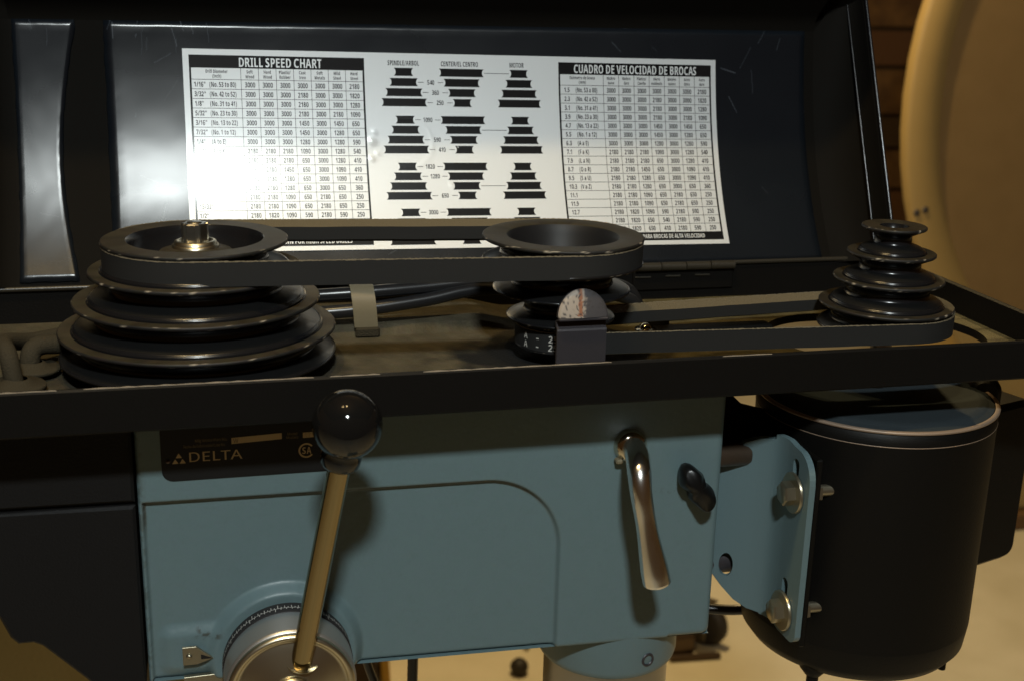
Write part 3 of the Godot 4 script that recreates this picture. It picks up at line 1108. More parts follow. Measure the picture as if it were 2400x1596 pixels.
func make_belt(r1: float, p1: Vector2, r2: float, p2: Vector2, ytop: float, w: float, seed_no: int, label: String, ride := 0.0) -> MeshInstance3D:
	# outer path: arcs joined by the outer tangents; (x, z), z towards the viewer
	var d := p2 - p1
	var L := d.length()
	var base := atan2(d.y, d.x)
	var off := acos((r1 - r2) / L)
	var path := []     # [point, outward normal]
	var n := 40
	for k in n + 1:      # around the first pulley, the side away from the second
		var t: float = base + off + (TAU - 2 * off) * k / n
		path.append([p1 + Vector2(cos(t), sin(t)) * r1, Vector2(cos(t), sin(t))])
	var t1 := base - off
	for k in range(1, 30):
		var q := float(k) / 30
		path.append([(p1 + Vector2(cos(t1), sin(t1)) * r1).lerp(p2 + Vector2(cos(t1), sin(t1)) * r2, q), Vector2(cos(t1), sin(t1))])
	for k in n + 1:
		var t: float = base - off + 2 * off * k / n
		path.append([p2 + Vector2(cos(t), sin(t)) * r2, Vector2(cos(t), sin(t))])
	var t2 := base + off
	for k in range(1, 30):
		var q := float(k) / 30
		path.append([(p2 + Vector2(cos(t2), sin(t2)) * r2).lerp(p1 + Vector2(cos(t2), sin(t2)) * r1, q), Vector2(cos(t2), sin(t2))])
	var outer := []
	var top := []
	var inner := []
	var bot := []
	var th := 0.0088
	var sl := 0.0031
	var rng := RandomNumberGenerator.new()
	rng.seed = seed_no
	for q in path:
		var P: Vector2 = q[0]
		var N: Vector2 = q[1]
		var I := P - N * th
		var wob: float = 0.00025 * fnl.get_noise_2d(P.x * 30, P.y * 30 + seed_no) + ride * smoothstep(0.2, -0.7, N.y)
		var ot := Vector3(P.x, ytop + wob, P.y)
		var ob := Vector3(P.x, ytop - w + wob, P.y)
		var it := Vector3(I.x, ytop - sl + wob, I.y)
		var ib := Vector3(I.x, ytop - w + sl + wob, I.y)
		outer.append([ot, ot.lerp(ob, 0.5), ob])
		top.append([it, ot])
		inner.append([ib, it])
		bot.append([ob, ib])
	var s := new_st()
	grid(s, outer, false, 11, [], true)
	grid(s, inner, false, 12, [], true)
	grid(s, bot, false, 13, [], true)
	var s2 := new_st()
	grid(s2, top, false, 14, [], true)
	var o := obj("drive_belt", [s, M.rubber, s2, M.fabric], press, label)
	# frayed cloth edge
	s = new_st()
	s.set_smooth_group(-1)
	var total := path.size()
	for i in total:
		var a: Vector2 = path[i][0]
		var b: Vector2 = path[(i + 1) % total][0]
		var N: Vector2 = path[i][1]
		var m: int = max(2, int(a.distance_to(b) / 0.0011))
		for k in m:
			var q0 := a.lerp(b, float(k) / m) + N * 0.0002
			var q1 := a.lerp(b, float(k + 1) / m) + N * 0.0002
			var h := rng.randf_range(0.0001, 0.0007)
			var ytop2: float = ytop + ride * smoothstep(0.2, -0.7, N.y)
			var y0: float = ytop2 - 0.0006 * rng.randf_range(0.4, 1.0)
			quad(s, Vector3(q0.x, y0, q0.y), Vector3(q0.x, ytop2 + h * 0.6, q0.y), Vector3(q1.x, ytop2 + rng.randf_range(0, 0.0005), q1.y), Vector3(q1.x, y0, q1.y))
	obj("frayed_edge", [s, M.fray], o)
	return o

# ------------------------------------------------ what lies in the tray
func make_tray_fittings() -> void:
	# tension strap with a worn rounded tab
	var s := new_st()
	var x0 := 0.2089
	var x1 := 0.2400
	var prof := [Vector2(-0.0800, 0.0660), Vector2(-0.0492, 0.0660), Vector2(-0.0480, 0.0655), Vector2(-0.0472, 0.0638), Vector2(-0.0440, 0.0632), Vector2(-0.0428, 0.0655), Vector2(-0.0418, 0.0682)]
	var p := []
	for x in [x0, x1]:
		var row := []
		for q in prof:
			row.append(Vector3(x, q.x, q.y))
		p.append(row)
	grid(s, p, true, -1)
	p = []
	for x in [x0, x1]:
		var row := []
		for q in prof:
			row.append(Vector3(x, q.x, q.y - 0.0028))
		p.append(row)
	grid(s, p, false, -1)
	for x in [x0, x1]:
		for i in prof.size() - 1:
			quad(s, Vector3(x, prof[i].x, prof[i].y), Vector3(x, prof[i + 1].x, prof[i + 1].y), Vector3(x, prof[i + 1].x, prof[i + 1].y - 0.0028), Vector3(x, prof[i].x, prof[i].y - 0.0028))
	var strap := obj("tension_strap", [s, M.dark_steel], press, "dark steel strap standing beside the lower belt")
	s = new_st()
	var xm := (x0 + x1) * 0.5
	p = []
	var cols := []
	for i in 37:
		var row := []
		var rc := []
		for j in 17:
			var tt := float(j) / 16
			var a := PI * i / 36.0
			var cx := -cos(a) * 0.0157 * tt
			var cy := 0.0020 + sin(a) * 0.0165 * tt
			var z := 0.0684 - 0.22 * cy + 0.0016 * (1.0 - tt * tt)
			if j == 16:
				z -= 0.0012
			row.append(Vector3(xm + cx, -0.0424 + cy, z))
			var n1 := fnl.get_noise_2d(cx * 260, cy * 260)
			var n2 := fnl.get_noise_2d(cx * 900 + 4, cy * 500)
			var bare: float = smoothstep(0.0015, -0.001, cx + n1 * 0.004) * smoothstep(-0.28, -0.1, n2 + 0.15)
			var col := Color(0.060, 0.055, 0.060).lerp(Color(0.34, 0.29, 0.24), bare)
			if abs(cx + 0.0025 - cy * 0.05) < 0.0011 + 0.001 * n2 and cy > 0.003:
				col = Color(0.26, 0.11, 0.06)
			if n2 < -0.33:
				col = Color(0.05, 0.045, 0.045)
			rc.append(col)
		p.append(row)
		cols.append(rc)
	grid(s, p, true, 0, cols)
	# straight foot of the tab and its dark underside
	var s2 := new_st()
	var tb := []
	for i in 37:
		var a := PI * i / 36.0
		tb.append([p[i][16], p[i][16] + Vector3(0, -0.0006, -0.0032)])
	grid(s2, tb, false, 0)
	s.set_color(Color(0.06, 0.055, 0.06))
	box(s2, Vector3(xm, -0.0416, 0.0672), Vector3(0.0312, 0.0020, 0.0036), 0.0006)
	obj("worn_tab", [s, M.worn, s2, M.dark_steel], strap, "rounded tab with paint worn off")
	# two glossy cables along the back, held by a clip
	for k in 2:
		var pts: Array = [[Vector3(-0.02, -0.062, -0.072), Vector3(0.03, -0.0575, -0.066), Vector3(0.07, -0.0545, -0.060), Vector3(0.106, -0.0525, -0.057), Vector3(0.15, -0.0505, -0.058), Vector3(0.195, -0.0480, -0.060), Vector3(0.25, -0.050, -0.066), Vector3(0.30, -0.060, -0.075), Vector3(0.315, -0.082, -0.078)], [Vector3(-0.03, -0.068, -0.058), Vector3(0.03, -0.066, -0.055), Vector3(0.07, -0.0645, -0.052), Vector3(0.106, -0.0625, -0.051), Vector3(0.15, -0.0580, -0.053), Vector3(0.19, -0.0525, -0.056), Vector3(0.25, -0.055, -0.058), Vector3(0.30, -0.066, -0.066), Vector3(0.31, -0.082, -0.068)]][k]
		s = new_st()
		tube(s, spline(pts, 8), 0.0046, 20)
		obj("cable", [s, M.cable], press, ["upper glossy black cable", "lower glossy black cable"][k])
	s = new_st()
	var cprof := [Vector2(-0.052, -0.0668), Vector2(-0.0475, -0.0632), Vector2(-0.0463, -0.0580), Vector2(-0.0475, -0.0520), Vector2(-0.053, -0.0468), Vector2(-0.060, -0.0450), Vector2(-0.068, -0.0452), Vector2(-0.0735, -0.0458)]
	p = []
	for x in [0.0985, 0.1142]:
		var row := []
		for q in spline(cprof, 5):
			row.append(Vector3(x + (q.x + 0.05) * -0.08, q.x, q.y))
		p.append(row)
	grid(s, p, true, 15)
	p = []
	for x in [0.0985, 0.1142]:
		var row := []
		for q in spline(cprof, 5):
			row.append(Vector3(x + (q.x + 0.05) * -0.08, q.x - 0.0006, q.y - 0.0010))
		p.append(row)
	grid(s, p, false, 16)
	var clip := obj("cable_clip", [s, M.clip], press, "tan metal strap over both cables")
	s = new_st()
	box(s, Vector3(0.109, -0.0770, -0.0455), Vector3(0.0165, 0.0070, 0.0030), 0.0012)
	obj("clip_foot", [s, M.dusty_cable], clip)
	# dusty cables dropping through the tray at the left, each with a grommet
	for k in 2:
		var pts: Array = [[Vector3(-0.03, -0.064, -0.060), Vector3(-0.070, -0.0660, -0.040), Vector3(-0.098, -0.0640, -0.014), Vector3(-0.110, -0.0570, 0.012), Vector3(-0.1060, -0.0600, 0.031), Vector3(-0.1020, -0.0850, 0.036)], [Vector3(-0.055, -0.068, -0.030), Vector3(-0.078, -0.0660, -0.012), Vector3(-0.094, -0.0640, -0.002), Vector3(-0.0985, -0.0700, 0.003), Vector3(-0.0975, -0.0860, 0.004)]][k]
		s = new_st()
		tube(s, spline(pts, 7), [0.0052, 0.0058][k], 18)
		obj("dusty_cable", [s, M.dusty_cable], press, ["dusty cable dropping beside the front lip", "dusty cable dropping behind the front one"][k])
		var g: Vector3 = [Vector3(-0.1020, -0.0775, 0.036), Vector3(-0.0975, -0.0775, 0.004)][k]
		s = new_st()
		lathe(s, [[Vector2(0.0055, 0.0062), Vector2(0.0072, 0.0055), Vector2(0.0088, 0.0036), Vector2(0.0150, 0.0034), Vector2(0.0158, 0.0026), Vector2(0.0158, 0.0010), Vector2(0.0130, 0.0004)]], 36, Transform3D(Basis(Vector3.BACK, -0.06), g))
		obj("grommet", [s, M.dusty_cable], press)
	# cap nut and rubber stop on the tray floor
	s = new_st()
	var at := Vector3(0.3010, -0.0805, -0.0300)
	lathe(s, [[Vector2(0, 0.0064), Vector2(0.0022, 0.0060), Vector2(0.0040, 0.0046), Vector2(0.0047, 0.0026)], [Vector2(0.0047, 0.0026), Vector2(0.0072, 0.0024), Vector2(0.0076, 0.0016), Vector2(0.0076, 0)]], 28, Transform3D(Basis.IDENTITY, at))
	obj("cap_nut", [s, M.chrome], press)
	s = new_st()
	lathe(s, [[Vector2(0, 0.0100), Vector2(0.0082, 0.0100), Vector2(0.0092, 0.0090), Vector2(0.0096, 0)]], 32, Transform3D(Basis.IDENTITY, Vector3(0.3140, -0.0805, -0.0440)))
	obj("rubber_stop", [s, M.black_matte], press)
	# flat slide bar on the tray floor by the slot
	s = new_st()
	box(s, Vector3(0.352, -0.0793, -0.0300), Vector3(0.086, 0.0022, 0.014), 0.0007)
	obj("slide_bar", [s, M.tray], press)

# ------------------------------------------------ head casting
const FZ := 0.050
func face_bottom(x: float) -> float:
	return -0.2697 - 0.020 * (x - 0.04) - 0.0010 * smoothstep(0.214, 0.224, x)

func recess_sd(x: float, y: float) -> float:   # below zero inside the recessed panel
	var rx := 0.2205
	var ry := -0.1490 - 0.008 * (x - 0.04)
	var rr := 0.050
	var qx := x - (rx - rr)
	var qy := y - (ry - rr)
	var o: float = Vector2(max(qx, 0.0), max(qy, 0.0)).length() + min(max(qx, qy), 0.0) - rr
	return max(o, -0.0372 - x)

func face_z(x: float, y: float) -> float:
	var z := FZ
	var sd := recess_sd(x, y)
	z -= 0.0042 * smoothstep(0.0012, -0.0014, sd)
	# boss round the feed hub and the pad that carries the pointer
	var hd := Vector2(x - 0.0435, y + 0.2575).length()
	z += 0.0075 * smoothstep(0.0500, 0.0425, hd)
	var px := clampf(x, -0.0240, 0.02)
	var pd := Vector2(x - px, max(abs(y + 0.2492) - 0.0085, 0.0)).length()
	z += 0.0030 * smoothstep(0.0110, 0.0010, pd) * (1.0 - smoothstep(0.0500, 0.0425, hd))
	# cast surface
	z += 0.00007 * fnl.get_noise_2d(x * 330, y * 330) + 0.00006 * fnl.get_noise_2d(x * 60 + 3, y * 60)
	# rounded outer edges
	var ed: float = min(min(x + 0.0397, 0.3312 - x), y - face_bottom(x))
	if x > 0.325 and y < face_bottom(x) + 0.006:
		var cc := Vector2(x - 0.3252, y - (face_bottom(x) + 0.006))
		if cc.x > 0 and cc.y < 0:
			ed = min(ed, 0.006 - cc.length())
	var rad := 0.0035 if x < 0.30 else 0.0055
	if ed < rad:
		var q: float = rad - max(ed, 0.0)
		z -= rad - sqrt(max(rad * rad - q * q, 0.0))
	return z

func make_head() -> void:
	var s := new_st()
	var nx := 400
	var ny := 210
	var p := []
	for i in nx + 1:
		var row := []
		var x := lerpf(-0.0397, 0.3312, float(i) / nx)
		for j in ny + 1:
			var y := lerpf(face_bottom(x), -0.0862, float(j) / ny)
			row.append(Vector3(x, y, face_z(x, y)))
		p.append(row)
	var hc := []
	for i in nx + 1:
		var row := []
		for j in ny + 1:
			var v: Vector3 = p[i][j]
			var sd := recess_sd(v.x, v.y)
			var n1 := fnl.get_noise_2d(v.x * 220, v.y * 220)
			var n2 := fnl.get_noise_2d(v.x * 60 + 7, v.y * 60)
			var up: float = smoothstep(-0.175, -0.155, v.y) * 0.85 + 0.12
			var browning: float = smoothstep(0.0016, 0.0006, abs(sd + 0.0006)) * up * (0.85 + 0.4 * n1) * smoothstep(-0.0385, -0.037, v.x)  # browner along the recess outline, strongest at its top
			# rust stain on the pad, grime along the left edge and by the knob
			browning = max(browning, 0.8 * smoothstep(0.0035, 0.001, abs(v.y + 0.2385 + 0.004 * n2)) * smoothstep(0.010, 0.004, abs(v.x + 0.003)) * smoothstep(-0.05, 0.25, n1))
			browning = max(browning, 0.5 * smoothstep(0.006, 0.0, v.x + 0.0397) * smoothstep(-0.1, 0.4, n1 + n2))
			browning = max(browning, 0.04 * smoothstep(0.05, 0.45, n1) * smoothstep(-0.2, 0.3, n2))
			browning = max(browning, 0.35 * smoothstep(0.0035, 0.0, abs(v.y + 0.1655 + 0.002 * n2)) * smoothstep(0.018, 0.008, abs(v.x - 0.286)) * smoothstep(0.0, 0.35, n1))
			row.append(Color(1, 1, 1).lerp(Color(0.38, 0.22, 0.13), clampf(browning, 0, 1)))
		hc.append(row)
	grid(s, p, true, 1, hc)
	s.set_color(Color.WHITE)
	# body behind the face
	var zs := FZ - 0.0052
	var side := []
	side.append([Vector3(0.3312, -0.0862, zs), Vector3(0.3312, face_bottom(0.3312), zs)])
	side.append([Vector3(0.3312, -0.0862, -0.055), Vector3(0.3312, face_bottom(0.3312), -0.055)])
	grid(s, side, false, -1)
	quad(s, Vector3(-0.0397, -0.0862, zs), Vector3(-0.0397, -0.262, zs), Vector3(-0.0397, -0.262, -0.055), Vector3(-0.0397, -0.0862, -0.055))
	quad(s, Vector3(-0.0397, -0.2682, zs + 0.003), Vector3(0.3312, face_bottom(0.3312), zs + 0.002), Vector3(0.3312, -0.2740, -0.055), Vector3(-0.0397, -0.2680, -0.055))
	quad(s, Vector3(-0.0397, -0.0862, -0.055), Vector3(0.3312, -0.0862, -0.055), Vector3(0.3312, -0.2740, -0.055), Vector3(-0.0397, -0.2680, -0.055))
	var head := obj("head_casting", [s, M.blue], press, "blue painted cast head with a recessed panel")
	# black nose cover
	s = new_st()
	var poly := PackedVector2Array([Vector2(-0.0412, -0.0865), Vector2(-0.205, -0.0865), Vector2(-0.205, -0.1445), Vector2(-0.0412, -0.1465)])
	prism(s, poly, -0.06, FZ + 0.0012, Transform3D.IDENTITY, 0.0018)
	poly = PackedVector2Array([Vector2(-0.0412, -0.1487), Vector2(-0.205, -0.1467), Vector2(-0.200, -0.150), Vector2(-0.1215, -0.2140), Vector2(-0.1165, -0.2275), Vector2(-0.1125, -0.2322), Vector2(-0.1040, -0.2322), Vector2(-0.0990, -0.2350), Vector2(-0.0760, -0.2600), Vector2(-0.0412, -0.3000)])
	prism(s, poly, -0.06, FZ + 0.0012, Transform3D.IDENTITY, 0.0018)
	var poly2 := PackedVector2Array([Vector2(-0.0430, -0.088), Vector2(-0.200, -0.088), Vector2(-0.195, -0.150), Vector2(-0.0430, -0.28)])
	prism(s, poly2, -0.058, FZ - 0.003, Transform3D.IDENTITY, 0.0)
	obj("nose_cover", [s, M.black_text], press, "black textured cover over the spindle nose")
	# name plate
	s = new_st()
	prism(s, rounded_rect(-0.0250, -0.1350, 0.0790, -0.0935, 0.0065), FZ - 0.001, FZ + 0.0007, Transform3D.IDENTITY, 0.0003)
	var plate := obj("name_plate", [s, M.plate], press, "black name plate with tan print")
	s = new_st()
	var z := FZ + 0.00085
	var flat := func(cx: float, cy: float) -> Callable:
		return func(x: float, y: float) -> Vector3: return Vector3(cx + x, cy + y + x * 0.0, z)
	letters(s, "DELTA", 0.0056, 1.42, false, flat.call(0.0062, -0.1204))
	for t in [[-0.0150, -0.1188], [-0.0171, -0.1223], [-0.0129, -0.1223]]:
		tri(s, Vector3(t[0] - 0.0018, t[1] - 0.0015, z), Vector3(t[0], t[1] + 0.0014, z), Vector3(t[0] + 0.0018, t[1] - 0.0015, z))
	# number fields
	quad(s, Vector3(0.0155, -0.1136, z), Vector3(0.0155, -0.1098, z), Vector3(0.0448, -0.1086, z), Vector3(0.0448, -0.1124, z))
	quad(s, Vector3(0.0572, -0.1126, z), Vector3(0.0572, -0.1092, z), Vector3(0.0700, -0.1088, z), Vector3(0.0700, -0.1122, z))
	# round approval mark: an open ring round two letters
	var ring := []
	for k in 41:
		var a := deg_to_rad(38 + 284.0 * k / 40)
		ring.append([Vector3(0.0591 + 0.0037 * cos(a), -0.1207 + 0.0037 * sin(a), z), Vector3(0.0591 + 0.0047 * cos(a), -0.1207 + 0.0047 * sin(a), z)])
	grid(s, ring, false, 0)
	letters(s, "S", 0.0042, 0.8, true, flat.call(0.0577, -0.1207))
	letters(s, "A", 0.0042, 0.7, true, flat.call(0.0606, -0.1207))
	obj("plate_print", [s, M.plate_ink], plate)
	s = new_st()
	z += 0.0001
	letters(s, "W", 0.0026, 0.95, false, flat.call(0.0180, -0.1117))
	obj("stamped_letter", [s, M.plate], plate)
	s = new_st()
	letters(s, "17", 0.0026, 0.95, false, flat.call(0.0600, -0.1108))
	obj("stamped_number", [s, M.plate], plate)
	s = new_st()
	var small := mat(lin(0.20, 0.15, 0.07), 0.7)
	letters(s, "Mfg Motor/Part No.", 0.0017, 0.9, false, flat.call(0.0040, -0.1103))
	letters(s, "Fecha de Fabricación/Lote No.", 0.0017, 0.75, false, flat.call(0.0000, -0.1136))
	letters(s, "Model", 0.0017, 0.9, false, flat.call(0.0510, -0.1096))
	letters(s, "Modelo", 0.0017, 0.9, false, flat.call(0.0510, -0.1118))
	obj("small_print", [s, small], plate)
	s = new_st()
	lathe(s, [[Vector2(0, 0.0010), Vector2(0.0009, 0.0008), Vector2(0.0014, 0)]], 16, Transform3D(Basis(Vector3.RIGHT, PI / 2), Vector3(-0.0212, -0.1222, FZ + 0.0007)))
	obj("plate_rivet", [s, M.rust], plate)
	# black wing knob
	s = new_st()
	var kx := Vector3(0.3095, -0.1610, FZ)
	var rings := []
	var dirv := Vector2(0.56, -0.83).normalized()
	for j in 9:
		var h := float(j) / 8
		var row := []
		for k in 41:
			var a := TAU * (k % 40) / 40
			var rr := 0.0080 + 0.0108 * pow(abs(cos(a)), 2.4) + 0.0011 * cos(a * 6.0 + 0.6)
			rr *= lerpf(0.72, 1.0, sin(PI * clampf(0.15 + h * 0.72, 0, 1)))
			var w := Vector2(cos(a), sin(a)) * Vector2(rr, rr * 0.86)
			row.append(kx + Vector3(dirv.x * w.x - dirv.y * w.y, dirv.y * w.x + dirv.x * w.y, 0.002 + 0.013 * h + 0.0022 * h * cos(a * 2.0) - 0.0016 * h * cos(a * 6.0)))
		rings.append(row)
	var cap := []
	for k in 41:
		cap.append(kx + Vector3(0, 0, 0.0162))
	rings.append(cap)
	grid(s, rings, false, 0)
	var knob := obj("lock_knob", [s, M.knob], press, "black two-winged locking knob")
	s = new_st()
	tube(s, [kx, kx + Vector3(0, 0, 0.004)], 0.0055, 20)
	obj("knob_collar", [s, M.zinc], knob)
	# column with collar
	s = new_st()
	var c := Vector3(0.2734, 0, 0.0)
	lathe(s, [[Vector2(0.0445, -0.300), Vector2(0.0445, FLOOR_Y + 0.03)]], 64, Transform3D(Basis.IDENTITY, c))
	var colm := obj("column", [s, M.steel], press, "bright steel column below the head")
	s = new_st()
	lathe(s, [[Vector2(0.0500, -0.262), Vector2(0.0500, -0.2995), Vector2(0.0490, -0.3030), Vector2(0.0478, -0.3045)], [Vector2(0.0478, -0.3045), Vector2(0.0446, -0.3045)]], 64, Transform3D(Basis.IDENTITY, c))
	obj("column_collar", [s, M.blue], colm)
	s = new_st()
	var sd := Vector3(0.28, 0, 0.96).normalized()
	var sb := Transform3D(basis_from(sd), c + Vector3(0, -0.2915, 0) + sd * 0.0498)
	lathe(s, [[Vector2(0, -0.0030), Vector2(0.0030, -0.0030)], [Vector2(0.0030, -0.0030), Vector2(0.0034, 0.0008), Vector2(0.0046, 0.0010), Vector2(0.0050, 0)]], 24, sb)
	obj("set_screw", [s, M.dark_steel], colm)
	s = new_st()
	prism(s, rounded_rect(-0.20, -0.26, 0.20, 0.20, 0.03), 0.0, 0.03, Transform3D(Basis(Vector3.RIGHT, -PI / 2), Vector3(0.2734, FLOOR_Y + 0.001, 0)), 0.004)
	obj("base_plate", [s, M.blue_plate], colm)

# ------------------------------------------------ levers and hub
func make_levers() -> void:
	var hx := 0.0440
	var hy := -0.2580
	var xf := Transform3D(Basis(Vector3.RIGHT, PI / 2), Vector3(hx, hy, 0))   # own y -> +z
	var s := new_st()
	# aluminium drum
	lathe(s, [[Vector2(0.0366, 0.0905), Vector2(0.0390, 0.0895), Vector2(0.0394, 0.0870), Vector2(0.0394, 0.0672)]], 96, xf)
	var hub := obj("feed_hub", [s, M.alu], press, "round feed hub with graduated dial")
	s = new_st()
	lathe(s, [[Vector2(0.0394, 0.0672), Vector2(0.0398, 0.0670), Vector2(0.0398, 0.0560)]], 96, xf)
	obj("dial_ring", [s, M.scale_ring], hub)
	# white graduations round the dial
	s = new_st()
	var mark := func(a: float, z0: float, z1: float, w: float) -> void:
		var q := []
		for e in [a - w / 2, a + w / 2]:
			q.append([Vector3(hx + 0.03995 * cos(e), hy + 0.03995 * sin(e), z0), Vector3(hx + 0.03995 * cos(e), hy + 0.03995 * sin(e), z1)])
		grid(s, q, false, 0)
	var line := []
	for k in 97:
		var a := PI * k / 96
		line.append([Vector3(hx + 0.03995 * cos(a), hy + 0.03995 * sin(a), 0.06195), Vector3(hx + 0.03995 * cos(a), hy + 0.03995 * sin(a), 0.0624)])
	grid(s, line, false, 0)
	for k in 60:
		var a := PI * (k + 0.5) / 60
		mark.call(a, 0.0622 - (0.0040 if k % 8 == 0 else (0.0028 if k % 2 == 0 else 0.0016)), 0.0622, 0.011)
	for k in 37:
		var a := PI * (k + 0.5) / 37
		mark.call(a, 0.0621, 0.0621 + (0.0034 if k % 5 == 0 else 0.0018), 0.011)
	obj("dial_marks", [s, M.white_ink], hub)
	# bright cap: rolled rim, dished face, centre dome
	s = new_st()
	lathe(s, [[Vector2(0.0379, 0.0895), Vector2(0.0382, 0.0920), Vector2(0.0372, 0.0940), Vector2(0.0355, 0.0942), Vector2(0.0339, 0.0925), Vector2(0.0329, 0.0908), Vector2(0.0315, 0.0914), Vector2(0.0270, 0.0925), Vector2(0.0180, 0.0955), Vector2(0.0130, 0.0965)], [Vector2(0.0130, 0.0965), Vector2(0.0128, 0.0990), Vector2(0.0110, 0.1010), Vector2(0.0050, 0.1018), Vector2(0, 0.1020)]].map(func(e): e.reverse(); return e), 96, xf)
	obj("hub_cap", [s, M.brass], hub, "polished dished hub cap")
	# lever
	s = new_st()
	var a0 := Vector3(0.0498, -0.2420, 0.0900)
	var a1 := Vector3(0.0722, -0.0885, 0.1322)
	var d := (a1 - a0).normalized()
	var L := a0.distance_to(a1)
	var pts := []
	var rad := []
	for q in [[-0.004, 0.0064], [0.0, 0.0064], [0.004, 0.0067], [0.008, 0.0065], [L * 0.5, 0.0063], [L, 0.0061]]:
		pts.append(a0 + d * q[0])
		rad.append(q[1])
	tube(s, pts, rad, 32)
	var lever := obj("feed_lever", [s, M.lever], press, "slanting bright steel feed lever")
	s = new_st()
	lathe(s, [[Vector2(0.0102, 0.0008), Vector2(0.0095, -0.0010), Vector2(0.0062, -0.0016)]], 32, Transform3D(basis_from(d), a0 + d * 0.0028))
	obj("lever_collar", [s, M.brass], lever)
	s = new_st()
	var bc := a1 + d * 0.0153
	var prof := []
	for k in 29:
		var t := PI / 2 - PI * 0.81 * k / 28.0
		prof.append(Vector2(0.0187 * cos(t), 0.0187 * sin(t)))
	prof[0] = Vector2(0, 0.0187)
	var bx := Transform3D(basis_from(d), bc)
	lathe(s, [prof], 64, bx)
	var e: Vector2 = prof[-1]
	lathe(s, [[Vector2(e.x, e.y), Vector2(0.0102, e.y - 0.0006), Vector2(0.0112, e.y - 0.0030), Vector2(0.0110, e.y - 0.0085), Vector2(0.0098, e.y - 0.0104), Vector2(0.0060, e.y - 0.0108)]], 48, bx)
	obj("ball_knob", [s, M.ball], lever, "glossy black ball")
	# tension lock lever, bent chrome
	s = new_st()
	var tp := spline([Vector3(0.2655, -0.1320, 0.048), Vector3(0.2650, -0.1318, 0.060), Vector3(0.2622, -0.1322, 0.0735), Vector3(0.2595, -0.1370, 0.0845), Vector3(0.2595, -0.1480, 0.0895), Vector3(0.2630, -0.1660, 0.0910), Vector3(0.2668, -0.1845, 0.0925), Vector3(0.2702, -0.2000, 0.0935), Vector3(0.2722, -0.2085, 0.0938)], 6)
	var rr := []
	for i in tp.size():
		var t := float(i) / (tp.size() - 1)
		rr.append(0.0078 - 0.0012 * smoothstep(0.25, 0.60, t) + 0.0024 * smoothstep(0.62, 0.90, t))
	rr[-1] = 0.0082
	tube(s, tp, rr, 40)
	var tl := obj("tension_lever", [s, M.chrome_soft], press, "bent chrome lever hanging on the blue face")
	s = new_st()
	lathe(s, [[Vector2(0.0, 0.0070), Vector2(0.0076, 0.0068), Vector2(0.0102, 0.0045), Vector2(0.0112, 0.0010), Vector2(0.0112, -0.002)]], 40, Transform3D(Basis(Vector3.RIGHT, PI / 2), Vector3(0.2650, -0.1318, FZ)))
	obj("lever_boss", [s, M.chrome], tl)
	s = new_st()
	box(s, Vector3(0.2565, -0.1405, FZ + 0.004), Vector3(0.0045, 0.0030, 0.006), 0.0008, Transform3D.IDENTITY)
	obj("roll_pin", [s, M.clip], tl)
	# pointer plate beside the dial
	s = new_st()
	var pz := FZ + 0.0025
	var poly := PackedVector2Array([Vector2(-0.0190, -0.2440), Vector2(-0.0108, -0.2440), Vector2(-0.0008, -0.2530), Vector2(-0.0106, -0.2562), Vector2(-0.0190, -0.2562)])
	prism(s, poly, pz - 0.001, pz + 0.0007, Transform3D.IDENTITY, 0.0002)
	var ptr := obj("depth_pointer", [s, M.zinc], press, "small metal arrow plate pointing at the dial")
	s = new_st()
	prism(s, PackedVector2Array([Vector2(-0.0082, -0.2495), Vector2(-0.0012, -0.2528), Vector2(-0.0082, -0.2528)]), pz + 0.0006, pz + 0.0009)
	obj("arrow_mark", [s, M.ink], ptr)
	s = new_st()
	lathe(s, [[Vector2(0, 0.0017), Vector2(0.0012, 0.0013), Vector2(0.0019, 0.0002), Vector2(0.0019, -0.001)]], 20, Transform3D(Basis(Vector3.RIGHT, PI / 2), Vector3(-0.0152, -0.2500, pz + 0.0007)))
	obj("pointer_rivet", [s, M.zinc], ptr)
	# second scale plate below
	s = new_st()
	prism(s, PackedVector2Array([Vector2(-0.0190, -0.2655), Vector2(0.004, -0.2650), Vector2(0.004, -0.272), Vector2(-0.0190, -0.272)]), pz - 0.004, pz - 0.0008, Transform3D.IDENTITY, 0.0002)
	obj("scale_plate", [s, M.zinc], press)

